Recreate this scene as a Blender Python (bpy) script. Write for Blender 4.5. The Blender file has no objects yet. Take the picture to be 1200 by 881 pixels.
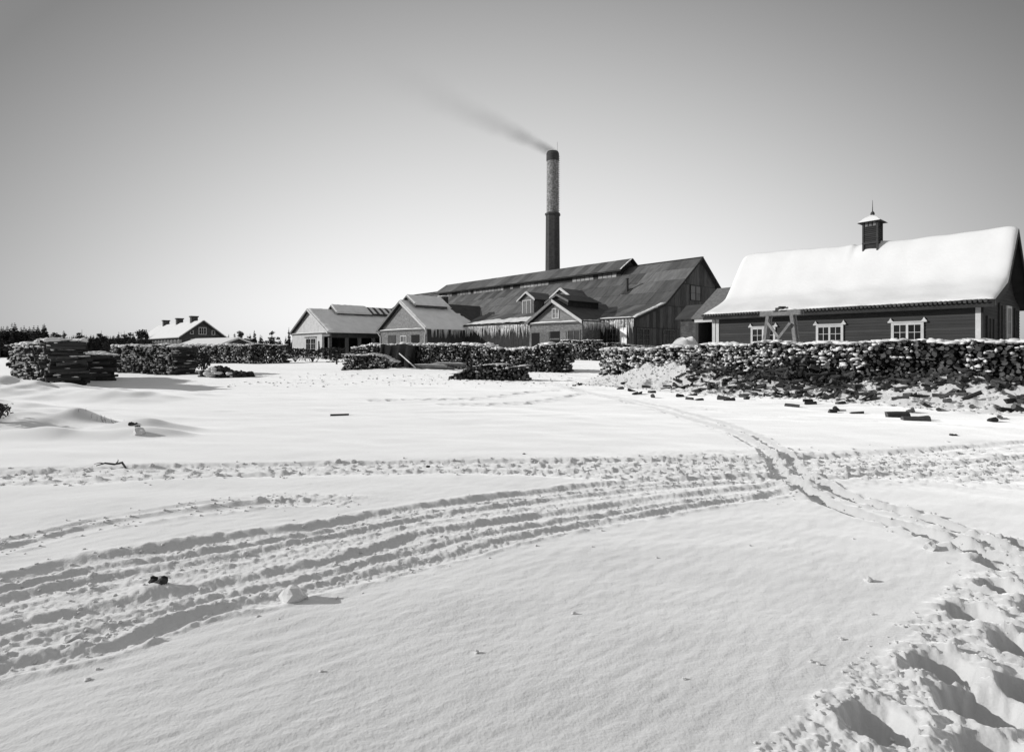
import bpy, math, random
import numpy as np
from mathutils import Vector, Matrix
R = math.radians
S = bpy.context.scene
COL = S.collection
rnd = random.Random(7)

# ------------------------------------------------------------------ camera
EYE = 1.7
cam_d = bpy.data.cameras.new('camera')
cam = bpy.data.objects.new('camera', cam_d)
COL.objects.link(cam)
cam.location = (0, 0, EYE)
cam.rotation_euler = (R(90), 0, 0)
cam_d.sensor_width = 36
cam_d.lens = 19.5
cam_d.shift_y = -30.5 / 1200
cam_d.clip_start = 0.05
cam_d.clip_end = 6000
S.camera = cam

# ------------------------------------------------------------------ sky, sun, exposure
SUN_EL = 19.0
w = bpy.data.worlds.new('World')
S.world = w
w.use_nodes = True
nt = w.node_tree
nt.nodes.clear()
def N(t, **k):
    n = nt.nodes.new(t)
    for a, b in k.items():
        setattr(n, a, b)
    return n
def wmath(op, a, b=None, c=None):
    n = N('ShaderNodeMath', operation=op)
    for i, v in enumerate((a, b, c)):
        if v is None:
            continue
        if isinstance(v, (int, float)):
            n.inputs[i].default_value = v
        else:
            nt.links.new(v, n.inputs[i])
    return n.outputs[0]
sky = N('ShaderNodeTexSky', sky_type='NISHITA', sun_disc=False)
sky.sun_elevation = R(SUN_EL)
sky.sun_rotation = R(-90)
sky.air_density = 1.0
sky.dust_density = 1.0
sky.ozone_density = 1.0
bw = N('ShaderNodeRGBToBW')
nt.links.new(sky.outputs[0], bw.inputs[0])
tc = N('ShaderNodeTexCoord')
sp = N('ShaderNodeSeparateXYZ')
nt.links.new(tc.outputs['Generated'], sp.inputs[0])
elev = wmath('ARCSINE', sp.outputs[2])
azi = wmath('ARCTAN2', sp.outputs[0], sp.outputs[1])
# broad bright glow low over the works, falling off smoothly sideways and upwards
ra = wmath('POWER', wmath('DIVIDE', wmath('SUBTRACT', azi, R(1)), R(46)), 2.0)
re_ = wmath('POWER', wmath('DIVIDE', wmath('MAXIMUM', elev, 0.0), R(38)), 2.0)
fall = wmath('EXPONENT', wmath('MULTIPLY', wmath('POWER', wmath('ADD', ra, re_), 1.3), -1.0))
up_ = wmath('MINIMUM', wmath('MAXIMUM', wmath('DIVIDE', wmath('SUBTRACT', elev, R(33)), R(40)), 0.0), 1.0)
fall = wmath('MAXIMUM', fall, 0.27)
fall = wmath('ADD', wmath('MULTIPLY', fall, wmath('SUBTRACT', 1.0, up_)), wmath('MULTIPLY', up_, 0.85))
lum = wmath('POWER', wmath('MULTIPLY', bw.outputs[0], 0.25), 0.35)
lum = wmath('MULTIPLY', wmath('MULTIPLY', lum, fall), 5.4)
bg = N('ShaderNodeBackground')
bg.inputs[1].default_value = 0.1
nt.links.new(lum, bg.inputs[0])
out = N('ShaderNodeOutputWorld')
nt.links.new(bg.outputs[0], out.inputs[0])

sd = bpy.data.lights.new('sun', 'SUN')
sd.energy = 1.85
sd.angle = R(0.55)
sd.color = (1, 0.995, 0.985)
sun = bpy.data.objects.new('sun', sd)
COL.objects.link(sun)
sun.location = (-60, 0, 40)
sun.rotation_euler = Vector((math.cos(R(SUN_EL)), 0.0, -math.sin(R(SUN_EL)))).to_track_quat('-Z', 'Y').to_euler()

vs = S.view_settings
vs.view_transform = 'Standard'
vs.look = 'None'
vs.gamma = 1
vs.use_curve_mapping = False
vs.exposure = 0.9

# ------------------------------------------------------------------ noise (numpy)
_rs = np.random.RandomState(3)
_P = _rs.permutation(512).astype(np.int32)
_ga = _rs.rand(512) * 2 * np.pi
_GX, _GY = np.cos(_ga), np.sin(_ga)
def perlin(x, y, seed=0):
    x = np.asarray(x, float); y = np.asarray(y, float)
    xi = np.floor(x).astype(np.int64); yi = np.floor(y).astype(np.int64)
    xf = x - xi; yf = y - yi
    u = xf * xf * xf * (xf * (xf * 6 - 15) + 10); v = yf * yf * yf * (yf * (yf * 6 - 15) + 10)
    def g(ix, iy, dx, dy):
        h = _P[(_P[(ix + seed * 37) & 511] + iy) & 511]
        return _GX[h] * dx + _GY[h] * dy
    a = g(xi, yi, xf, yf); b = g(xi + 1, yi, xf - 1, yf)
    c = g(xi, yi + 1, xf, yf - 1); d = g(xi + 1, yi + 1, xf - 1, yf - 1)
    return ((a + (b - a) * u) * (1 - v) + (c + (d - c) * u) * v) * 1.5
def fbm(x, y, o=3, seed=0):
    t = 0; a = 1.0; s = 1.0
    for i in range(o):
        t = t + a * perlin(x * s + i * 17.3, y * s - i * 9.1, seed + i)
        a *= 0.5; s *= 2.03
    return t
_tab = perlin(*np.meshgrid(np.arange(256) / 8.0, np.arange(256) / 8.0, indexing='ij'), 77)
def sn(x, y, seed=0):
    x = (x * 8 + seed * 53.7) % 255; y = (y * 8 + seed * 91.3) % 255
    i, j = int(x), int(y); a, b = x - i, y - j
    return float((_tab[i, j] * (1 - a) + _tab[i+1, j] * a) * (1 - b) + (_tab[i, j+1] * (1 - a) + _tab[i+1, j+1] * a) * b)
def ss(t):
    t = np.clip(t, 0, 1)
    return t * t * (3 - 2 * t)
def curve(pts, n=14):
    P = [np.array(p, float) for p in pts]
    P = [2 * P[0] - P[1]] + P + [2 * P[-1] - P[-2]]
    o = []
    for i in range(1, len(P) - 2):
        for k in range(n):
            t = k / n
            o.append(.5 * (2 * P[i] + (P[i+1] - P[i-1]) * t + (2*P[i-1] - 5*P[i] + 4*P[i+1] - P[i+2]) * t*t + (3*P[i] - P[i-1] - 3*P[i+1] + P[i+2]) * t**3))
    o.append(P[-2])
    return np.array(o)

# ------------------------------------------------------------------ terrain
RUTS = [
 ([(-3.97,3.44),(-3.58,3.87),(-3.27,4.28),(-2.79,4.63),(-1.82,5.26),(-0.91,5.94),(0.52,6.78),(2.32,7.54),(4.2,8.04),(6.37,8.62),(9.74,9.74)], .10, .085),
 ([(-3.6,3.12),(-3.29,3.56),(-2.91,3.98),(-2.34,4.34),(-1.69,4.87),(-0.85,5.55),(0.49,6.35),(2.18,7.07),(4.01,7.67),(6.16,8.01),(8.76,8.76)], .08, .06),
 ([(-3.22,2.79),(-2.97,3.22),(-2.59,3.55),(-2.1,3.89),(-1.49,4.32),(-0.78,5.04),(0.45,5.82),(2.02,6.58),(3.88,7.42),(6.51,8.46),(9.26,9.26)], .09, .075),
 ([(-2.79,2.42),(-2.62,2.84),(-2.26,3.09),(-1.9,3.53),(-1.54,3.76),(-0.68,4.43),(0.4,5.24),(1.87,6.08),(3.11,6.74),(4.09,7.39)], .08, .07),
 ([(-3.78,3.28),(-3.43,3.71),(-3.08,4.13),(-2.56,4.48),(-1.75,5.06),(-0.88,5.74),(0.5,6.56),(2.25,7.3),(4.1,7.85)], .045, .04),
 ([(-3.05,2.62),(-2.78,3.02),(-2.42,3.3),(-2.0,3.68),(-1.52,4.02),(-0.73,4.72),(0.42,5.52),(1.95,6.33),(3.5,7.1)], .05, .045),
 ([(-4.61,4.0),(-4.13,4.47),(-3.75,5.13),(-3.06,5.68),(-2.56,5.94),(-1.68,6.08)], .10, .06),
 ([(-4.75,4.12),(-4.27,4.66),(-3.9,5.33),(-3.2,5.9),(-2.6,6.16)], .06, .04),
 ([(-7.73,6.7),(-6.61,7.16),(-5.24,7.57),(-3.1,8.06),(0.0,8.5),(2.71,8.82),(4.75,9.08),(7.27,9.84),(10.93,10.93)], .10, .06),
 ([(-7.18,6.22),(-6.07,6.57),(-4.82,6.96),(-2.88,7.49),(0.0,7.84),(2.49,8.08),(4.41,8.44)], .10, .05),
]
RUTC = [(curve(p), wd, dp) for p, wd, dp in RUTS]
SLEDS = [curve(p) for p in (
 [(1.84,29.86),(3.27,21.25),(4.5,16.25),(4.9,12.74),(4.74,10.11),(4.18,7.88),(4.1,6.66),(4.37,5.92),(4.5,5.31),(4.74,4.6)],
 [(1.74,28.33),(3.15,20.46),(4.13,15.79),(4.51,12.47),(4.43,9.93),(3.80,7.66),(3.70,6.35),(3.93,5.58),(4.05,5.01),(4.25,4.4)])]
FRONTC = curve([(2.0,30.0),(3.64,26.31),(4.53,18.42),(6.71,14.54),(9.03,13.05),(13.5,11.3)])
HOLES = [(4.72,5.14,.13),(4.01,4.61,.12),(3.66,4.16,.13),(3.07,3.70,.15),(3.02,3.30,.14),(2.38,3.06,.16),(2.30,2.70,.19),(1.70,2.58,.15),(2.66,2.84,.15),(3.62,3.74,.15),(4.28,4.36,.14),(2.06,2.34,.16),(3.3,2.85,.17)]
ZONE = np.array([(0.5,1.9),(0.84,2.28),(1.36,2.68),(2.04,3.24),(2.92,3.95),(3.95,4.84),(4.75,5.45)])
HD = np.array((.614, -.789)); HN = np.array((-.789, -.614)); H0 = np.array((4.75, 30.0))
BUMPS = [(-9.79,12.6,.30,.55,.45),(-7.55,11.45,.26,1.0,.5),(-10.9,11.9,.40,1.6,.8),(-13.0,18.7,.28,1.8,1.0),(-12.0,20.3,.16,1.2,.7),(-19.0,19.5,.75,4.5,3.0),
         (-16.5,14.6,.55,4.5,1.6),(-8.85,10.4,.20,1.3,.45),(-7.0,10.75,.16,.8,.3),(-26.0,25.0,.45,5.0,2.5),(-24.0,30.0,.2,6,3),
         (-1.2,38.0,.12,2.0,1.0),(-9.0,42.0,.18,2.5,1.5),(-2.49,3.84,.05,.14,.10),(11.9,38.0,2.35,1.9,1.4),(10.4,37.5,.6,1.2,1.0),(13.3,38.6,.8,1.3,1.2),(16.0,13.0,.2,2.2,1.0)]
TRAILS = []
for a_, b_, c_ in (((-4.6, 18.3), (-1.2, 19.6), (1.9, 23.5)), ((-2.2, 17.0), (.6, 18.2), (2.6, 21.0)), ((-6.9, 30.5), (-2.0, 31.0), (3.0, 27.5))):
    cc = curve([a_, b_, c_], 14); TRAILS.append([(p[0] + rnd.uniform(-.12, .12), p[1] + .22 * (-1) ** k) for k, p in enumerate(cc)])
def base_h(X, Y):
    g = ss((Y - 33) / 22) * np.clip(.6 + .012 * X, .3, .8)
    return g - .022 * np.clip(X, -8, 8) * (1 - ss((Y - 5) / 9))
def berm(X, Y):
    dx, dy = X - H0[0], Y - H0[1]
    u = dx * HD[0] + dy * HD[1]; v = dx * HN[0] + dy * HN[1]
    hb = np.interp(u, [-1.5, 0, 1.5, 3.2, 6.5, 8.5, 10, 12, 13.5, 16, 19, 23, 26], [0, .2, .38, .95, 1.05, .65, .42, .42, .65, .8, .7, .7, 0])
    wd = np.interp(u, [0, 4, 8, 12, 15, 22], [1.6, 2.6, 2.8, 2.6, 2.6, 2.6])
    n = fbm(X * 1.1, Y * 1.1, 3, 21)
    return hb * ss(1 - v / wd * (1 + .35 * n)) * ss((v + 1.3) / .6) * (1 + .25 * n), u, v, wd
def height(X, Y, fine=True):
    X = np.asarray(X, float); Y = np.asarray(Y, float)
    h = base_h(X, Y)
    near = ss((18 - np.hypot(X, Y)) / 12)
    h = h + .055 * fbm(X / 5.5, Y / 4.0, 3, 1) * ss((Y - 8) / 8) + .016 * fbm(X / 1.4, Y / .9, 2, 5)
    for bx, by, bh, sx, sy in BUMPS:
        q = ((X - bx) / sx) ** 2 + ((Y - by) / sy) ** 2
        h = h + bh * np.exp(-q * 1.3) * (1 + .25 * perlin(X * 1.3 + bx, Y * 1.3, 8))
    bm, u, v, wd = berm(X, Y)
    h = h + bm
    if not fine:
        return h
    # disturbed-snow mask
    yu = np.interp(X, RUTC[8][0][:, 0], RUTC[8][0][:, 1]); yl = np.interp(X, RUTC[9][0][:, 0], RUTC[9][0][:, 1])
    wob = .12 * perlin(X * .9, Y * .9, 31)
    road = ss((Y - yl + .30 + .55 * ss((X + 1) / 5) + wob) / .25) * ss((yu + .30 + wob - Y) / .25) * ss((11 - X) / 2)
    y1 = np.interp(X, RUTC[0][0][:, 0], RUTC[0][0][:, 1]); y4 = np.interp(X, RUTC[3][0][:, 0], RUTC[3][0][:, 1])
    band = ss((Y - y4 + .16 + wob) / .12) * ss((y1 + .16 + wob - Y) / .12) * ss((5.2 - X) / 1.5)
    junc = np.exp(-(((X - 5.6) / 4.2) ** 2 + ((Y - 8.5) / 1.15) ** 2) ** 2)
    patch = np.exp(-(((X + 2.3) / .75) ** 2 + ((Y - 6.15) / .22) ** 2) ** 2)
    bermm = ss(bm / .25) * ss((v + .3) / .3)
    far = ss((Y - 25) / 3) * ss((48 - Y) / 6) * ss((9 - X) / 4) * ss((X + 16) / 5) * ss(perlin(X / 3.1, Y / 2.2, 44) + .75)
    fc = np.interp(Y[()] if Y.ndim == 0 else Y, FRONTC[::-1, 1], FRONTC[::-1, 0])
    fr = np.exp(-((X - fc) / .35) ** 2) * ss((Y - 11.3) / 1) * ss((29 - Y) / 3)
    zx = np.interp(Y, ZONE[:, 1], ZONE[:, 0])
    zone = ss((X - zx + .18 * perlin(X * 2.2, Y * 2.2, 12)) / .28) * ss((5.6 - Y) / .8)
    # ruts
    tot = np.zeros_like(h)
    for c, wd_, dp in RUTC:
        yc = np.interp(X, c[:, 0], c[:, 1]); sl = np.interp(X, c[:-1, 0], np.diff(c[:, 1]) / np.maximum(np.diff(c[:, 0]), 1e-3))
        d = (Y - yc) / np.sqrt(1 + sl * sl)
        d = d + .016 * fbm(X * 2.3 + dp * 90, Y * 2.3, 4, 3)
        inn = ss((X - c[0, 0]) / .3 + 1) * ss((c[-1, 0] - X) / 1.0)
        amp = .9 + .6 * perlin(X * 1.2, Y * 1.2 + dp * 50, 6)
        tot += .36 * inn * amp * (-dp * np.exp(-(d / wd_) ** 6) + .42 * dp * np.exp(-((np.abs(d) - wd_ * 1.55) / (wd_ * .5)) ** 2) * (1 + 1.5 * fbm(X * 7 + dp * 300, Y * 7, 4, 9)))
    for c in SLEDS:
        xc = np.interp(Y, c[::-1, 1], c[::-1, 0])
        inn = ss((Y - c[-1, 1]) / .5) * ss((c[0, 1] - Y) / 4)
        d = (X - xc) * .93 + .04 * fbm(X * 3, Y * 3, 4, 4)
        tot += (.36 + .64 * ss((10 - Y) / 3)) * inn * (-.075 * np.exp(-(d / .085) ** 4) + .045 * np.exp(-((np.abs(d) - .15) / .06) ** 2) * (1 + 1.3 * fbm(X * 6, Y * 6, 4, 14)) * (.6 + .8 * perlin(X * .9, Y * .9, 15)))
    h = h + tot
    clod = np.clip(road * .8 + band * .16 + junc * .9 + patch * .8 + bermm * .9 + far * .9 + fr * .5 + zone * .10, 0, 1)
    n1 = fbm(X * 5.5, Y * 5.5, 3, 50); n2 = perlin(X * 2.3, Y * 2.3, 60)
    rid = np.abs(n1)
    n3 = fbm(X * 13, Y * 13, 2, 55)
    n4 = fbm(X * 27, Y * 27, 2, 57)
    bl = np.clip(fbm(X * 8.5, Y * 8.5, 2, 58) - .28, 0, .6)
    h = h + clod * (.012 * n2 + .012 * n1 + .014 * (rid - .3) + .010 * n3 + .005 * n4 + .08 * bl) + zone * ( .010 * n3 + 0.006 * n4 + .005 * np.abs(perlin(X * 46, Y * 46, 62)) + .045 * np.clip(fbm(X * 11, Y * 11, 3, 59) - .3, 0, .5)) + band * (.006 * n4 + .004 * np.abs(perlin(X * 46, Y * 46, 61))) - .03 * road - .012 * band
    # wind-worked grain of the open crust
    ca, sa = math.cos(.62), math.sin(.62)
    gx, gy = X * ca + Y * sa, -X * sa + Y * ca
    h = h + near * (1 - clod) * .0030 * fbm(gx * 4.5, gy * 12.0, 3, 70)
    h = h + ss((9 - np.hypot(X, Y)) / 5) * .0008 * fbm(X * 28, Y * 28, 2, 80)
    # old half-filled trails across the far yard
    for pts in TRAILS:
        m = (Y > 13) & (Y < 33) & (X > -8) & (X < 6)
        if not m.any(): continue
        xm, ym = X[m], Y[m]; acc = np.zeros_like(xm)
        for px_, py_ in pts:
            acc += -.075 * np.exp(-(((xm - px_) / .16) ** 2 + ((ym - py_) / .20) ** 2)) + .03 * np.exp(-(((xm - px_ - .24) / .12) ** 2 + ((ym - py_) / .2) ** 2))
        h[m] = h[m] + acc
    h = h + .022 * far * fbm(X * 2.6, Y * 2.6, 3, 95) + .03 * ss((Y - 11) / 3) * ss((40 - Y) / 10) * np.clip(fbm(X / 2.2, Y / 1.1, 3, 96) - .1, 0, 1)
    # footprints
    for i, (hx, hy, r) in enumerate(HOLES):
        dx, dy = X - hx, Y - hy
        a = .75 + .25 * math.sin(i * 2.1)
        lx, ly = dx * math.cos(a) + dy * math.sin(a), -dx * math.sin(a) + dy * math.cos(a)
        m = (np.abs(lx) < 1) & (np.abs(ly) < 1)
        d = np.sqrt((lx / 1.08) ** 2 + ly ** 2) / (.92 * r) + np.where(m, 0.07 * perlin(X * 6 + i, Y * 6, 90) + .06 * fbm(X * 17, Y * 17, 2, 91), 0)
        h = h - (.12 + .40 * r) * ss((1.15 - d) / .42) + .016 * np.exp(-((d - 1.5) / .35) ** 2) * (1 + perlin(X * 10, Y * 10, 92))
    return h
def gz(x, y):
    return float(height(np.array([x]), np.array([y]))[0])

# ------------------------------------------------------------------ materials (the photograph is black and white)
def mat(name, base, rough=.85, var=0.0, noise=None, bump=None, spec=.25, brick=None, stretch=(1, 1, 1), sheen=0.0, ramp=(.3, .7)):
    m = bpy.data.materials.new(name)
    m.use_nodes = True
    t = m.node_tree
    b = t.nodes['Principled BSDF']
    b.inputs['Roughness'].default_value = rough
    b.inputs['Specular IOR Level'].default_value = spec
    if sheen:
        b.inputs['Sheen Weight'].default_value = sheen
        b.inputs['Sheen Roughness'].default_value = .6
    def mth(op, x, y):
        n = t.nodes.new('ShaderNodeMath'); n.operation = op
        for i, q in enumerate((x, y)):
            if isinstance(q, (int, float)): n.inputs[i].default_value = q
            else: t.links.new(q, n.inputs[i])
        return n.outputs[0]
    tc = t.nodes.new('ShaderNodeTexCoord')
    mp = t.nodes.new('ShaderNodeMapping'); mp.inputs['Scale'].default_value = stretch
    t.links.new(tc.outputs['Object'], mp.inputs[0])
    val = base
    if brick:
        bt = t.nodes.new('ShaderNodeTexBrick')
        bt.inputs['Scale'].default_value = 1.0
        bt.inputs['Brick Width'].default_value = .26; bt.inputs['Row Height'].default_value = .085
        bt.inputs['Mortar Size'].default_value = .008
        bt.inputs['Color1'].default_value = (base * (1 - brick),) * 3 + (1,)
        bt.inputs['Color2'].default_value = (base * (1 + brick),) * 3 + (1,)
        bt.inputs['Mortar'].default_value = (min(base * 1.9, .6),) * 3 + (1,)
        cx = t.nodes.new('ShaderNodeSeparateXYZ'); cy = t.nodes.new('ShaderNodeCombineXYZ')
        t.links.new(mp.outputs[0], cx.inputs[0])
        t.links.new(mth('ADD', cx.outputs[0], cx.outputs[1]), cy.inputs[0]); t.links.new(cx.outputs[2], cy.inputs[1])
        t.links.new(cy.outputs[0], bt.inputs['Vector'])
        q = t.nodes.new('ShaderNodeRGBToBW'); t.links.new(bt.outputs[0], q.inputs[0]); val = q.outputs[0]
    if var:
        oi = t.nodes.new('ShaderNodeObjectInfo'); ge = t.nodes.new('ShaderNodeNewGeometry')
        rr = mth('FRACT', mth('ADD', oi.outputs['Random'], ge.outputs['Random Per Island']), 0.0)
        val = mth('MULTIPLY', val, mth('ADD', mth('MULTIPLY', rr, 2 * var), 1 - var))
    if noise:
        sc, amp = noise
        no = t.nodes.new('ShaderNodeTexNoise'); no.inputs['Scale'].default_value = sc; no.inputs['Detail'].default_value = 5
        no.inputs['Roughness'].default_value = .62
        t.links.new(mp.outputs[0], no.inputs['Vector'])
        mr = t.nodes.new('ShaderNodeMapRange'); mr.inputs[1].default_value, mr.inputs[2].default_value = ramp
        mr.inputs[3].default_value = 1 - amp; mr.inputs[4].default_value = 1 + amp
        t.links.new(no.outputs[0], mr.inputs[0])
        val = mth('MULTIPLY', val, mr.outputs[0])
    if isinstance(val, (int, float)):
        b.inputs['Base Color'].default_value = (val, val, val, 1)
    else:
        t.links.new(val, b.inputs['Base Color'])
    if bump:
        n2 = t.nodes.new('ShaderNodeTexNoise'); n2.inputs['Scale'].default_value = bump[0]; n2.inputs['Detail'].default_value = 4
        t.links.new(mp.outputs[0], n2.inputs['Vector'])
        bp = t.nodes.new('ShaderNodeBump'); bp.inputs['Strength'].default_value = bump[1]; bp.inputs['Distance'].default_value = bump[2]
        t.links.new(n2.outputs[0], bp.inputs['Height']); t.links.new(bp.outputs[0], b.inputs['Normal'])
    return m
MT = dict(
 snow=mat('snow', .56, .6, noise=(.9, .03), bump=(70, .6, .005), spec=.3, sheen=1.0),
 roof_snow=mat('roof_snow', .74, .8, noise=(.7, .03), bump=(5, .35, .03)),
 thin_snow=mat('thin_snow', .84, .85, noise=(.8, .10), bump=(20, .3, .01), sheen=.5),
 bark=mat('bark', .045, .9, var=.65, noise=(9, .5), bump=(30, .6, .01)),
 cut=mat('cut_wood', .062, .9, var=.85, noise=(14, .35)),
 plank=mat('weathered_plank', .13, .85, var=.3, noise=(6, .35), stretch=(1, 1, 1)),
 board=mat('tarred_board', .08, .85, var=.42, noise=(2.2, .45), stretch=(4, 4, .5)),
 wall=mat('dark_wall', .05, .9, noise=(1.5, .3)),
 sheet=mat('roof_sheet', .115, .7, var=.38, noise=(1.1, .3), bump=(2, .1, .02), stretch=(3, .5, 1)),
 dark_sheet=mat('dark_roof_sheet', .06, .75, var=.2, noise=(1.2, .3)),
 brick=mat('grey_brick', .13, .9, noise=(2.6, .3), brick=.35),
 pale_brick=mat('pale_plaster', .46, .9, noise=(1.2, .14), brick=.06),
 gable_brick=mat('pale_gable', .17, .9, noise=(2.2, .2), brick=.2),
 dark_brick=mat('dark_brick', .055, .9, noise=(2.5, .4), brick=.3),
 stack_brick=mat('sooty_brick', .19, .9, noise=(3.2, .45), brick=.35, ramp=(.38, .62)),
 stack_dark=mat('dark_stack_brick', .052, .9, noise=(2.0, .3), brick=.2),
 iron=mat('iron', .04, .6, noise=(5, .3)),
 paint=mat('white_paint', .5, .7, var=.1, noise=(3, .12)),
 glass=mat('window_glass', .015, .15, var=.5, spec=.22),
 pale_glass=mat('frosted_glass', .11, .35, var=.75, spec=.5),
 barn=mat('barn_paint', .042, .8, var=.16, noise=(1.6, .22), stretch=(.35, .35, 4)),
 barn_dark=mat('barn_trim_dark', .03, .85, noise=(2, .3)),
 tile=mat('roof_tile', .07, .8, var=.3),
 trestle=mat('trestle_timber', .22, .85, var=.25, noise=(6, .3)),
 dark=mat('opening_shade', .012, .95),  # near-black colour stands in for the shade inside openings
 house=mat('house_board', .07, .9, noise=(2, .2)),
 needle=mat('needles', .035, .9, var=.45),
 trunk=mat('trunk_bark', .05, .95, noise=(8, .4)),
 ice=mat('ice', .75, .35, var=.35, noise=(3, .25), spec=.5),
 earth=mat('dark_earth', .045, .95, var=.4, noise=(4, .5), bump=(12, .6, .04)),
 layer=mat('dark_layer', .014, .95, noise=(3, .4), bump=(8, .3, .03)),
)

# ------------------------------------------------------------------ mesh helpers
class MB:
    def __init__(s, off=(0, 0, 0)):
        s.v = []; s.f = []; s.mi = []; s.off = Vector(off)
    def add(s, vs, fs, mi=0):
        k = len(s.v)
        s.v += [tuple(Vector(p) - s.off) for p in vs]
        s.f += [tuple(i + k for i in f) for f in fs]
        s.mi += [mi] * len(fs) if isinstance(mi, int) else list(mi)
        return s
    def obox(s, o, ex, ey, ez, x0, x1, y0, y1, z0, z1, mi=0):
        o, ex, ey, ez = map(Vector, (o, ex, ey, ez))
        P = [o + ex * x + ey * y + ez * z for z in (z0, z1) for y in (y0, y1) for x in (x0, x1)]
        fs = [(0, 2, 3, 1), (4, 5, 7, 6), (0, 1, 5, 4), (2, 6, 7, 3), (0, 4, 6, 2), (1, 3, 7, 5)]
        if ex.cross(ey).dot(ez) < 0: fs = [f[::-1] for f in fs]
        return s.add(P, fs, mi)
    def box(s, x0, x1, y0, y1, z0, z1, mi=0):
        return s.obox((0, 0, 0), (1, 0, 0), (0, 1, 0), (0, 0, 1), x0, x1, y0, y1, z0, z1, mi)
    def beam(s, p, q, a, b, up=(0, 0, 1), mi=0):
        p, q = Vector(p), Vector(q); d = (q - p); L = d.length; d.normalize()
        e = d.cross(Vector(up))
        if e.length < 1e-4: e = d.cross(Vector((0, 1, 0)))
        e.normalize(); n = e.cross(d)
        return s.obox(p, d, e, n, 0, L, -a / 2, a / 2, -b / 2, b / 2, mi)
    def prism(s, poly, axis, a0, a1, mi=0):
        n = len(poly)
        def pt(p, a): return {0: (a, p[0], p[1]), 1: (p[0], a, p[1]), 2: (p[0], p[1], a)}[axis]
        P = [pt(p, a0) for p in poly] + [pt(p, a1) for p in poly]
        return s.add(P, [tuple(range(n))[::-1], tuple(range(n, 2 * n))] + [(i, (i + 1) % n, n + (i + 1) % n, n + i) for i in range(n)], mi)
    def slab(s, q, t, mi=0):
        q = [Vector(p) for p in q]; nrm = (q[1] - q[0]).cross(q[3] - q[0]).normalized() * t
        P = q + [p + nrm for p in q]
        return s.add(P, [(3, 2, 1, 0), (4, 5, 6, 7), (0, 1, 5, 4), (1, 2, 6, 5), (2, 3, 7, 6), (3, 0, 4, 7)], mi)
    def tube(s, pts, rad, n=8, mi=0, cap=True):
        pts = [Vector(p) for p in pts]; P = []
        for i, p in enumerate(pts):
            d = (pts[min(i + 1, len(pts) - 1)] - pts[max(i - 1, 0)]).normalized()
            e = d.cross(Vector((0, 0, 1)))
            if e.length < 1e-3: e = d.cross(Vector((0, 1, 0)))
            e.normalize(); f = e.cross(d); r = rad[i] if hasattr(rad, '__len__') else rad
            P += [p + (e * math.cos(2 * math.pi * k / n) + f * math.sin(2 * math.pi * k / n)) * r for k in range(n)]
        F = [(i * n + k, i * n + k + n, i * n + (k + 1) % n + n, i * n + (k + 1) % n) for i in range(len(pts) - 1) for k in range(n)]
        if cap: F += [tuple(range(n)), tuple(range(len(P) - 1, len(P) - n - 1, -1))]
        return s.add(P, F, mi)
    def build(s, name, m, parent=None, smooth=False, fix=True):
        me = bpy.data.meshes.new(name)
        me.from_pydata(s.v, [], s.f)
        for q in (m if isinstance(m, (list, tuple)) else [m]): me.materials.append(MT[q] if isinstance(q, str) else q)
        if any(s.mi): me.polygons.foreach_set('material_index', s.mi)
        if fix:
            import bmesh
            bm = bmesh.new(); bm.from_mesh(me); bmesh.ops.recalc_face_normals(bm, faces=bm.faces); bm.to_mesh(me); bm.free()
        if smooth: me.polygons.foreach_set('use_smooth', [True] * len(me.polygons))
        return link(name, me, parent)
def link(name, me, parent=None):
    o = bpy.data.objects.new(name, me); COL.objects.link(o)
    if parent is not None: o.parent = parent
    return o
def tag(o, label=None, cat=None, group=None, kind=None):
    for k, v in (('label', label), ('category', cat), ('group', group), ('kind', kind)):
        if v: o[k] = v
    return o
def thing(name, loc, rz, label, cat, group=None):
    o = bpy.data.objects.new(name, None); COL.objects.link(o)
    o.empty_display_size = .3
    o.location = loc; o.rotation_euler = (0, 0, rz)
    return tag(o, label, cat, group)
def stuff(o): o['kind'] = 'stuff'; return o

def np_mesh(name, V, Q, mats, parent=None, smooth=True, tri=False):
    me = bpy.data.meshes.new(name); k = 3 if tri else 4
    me.vertices.add(len(V)); me.vertices.foreach_set('co', np.asarray(V, np.float32).ravel())
    me.loops.add(Q.size); me.loops.foreach_set('vertex_index', Q.ravel().astype(np.int32))
    me.polygons.add(len(Q)); me.polygons.foreach_set('loop_start', np.arange(0, Q.size, k, dtype=np.int32))
    for m in mats: me.materials.append(MT[m])
    me.update(calc_edges=True)
    if smooth: me.polygons.foreach_set('use_smooth', np.ones(len(Q), bool))
    return link(name, me, parent)

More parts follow.
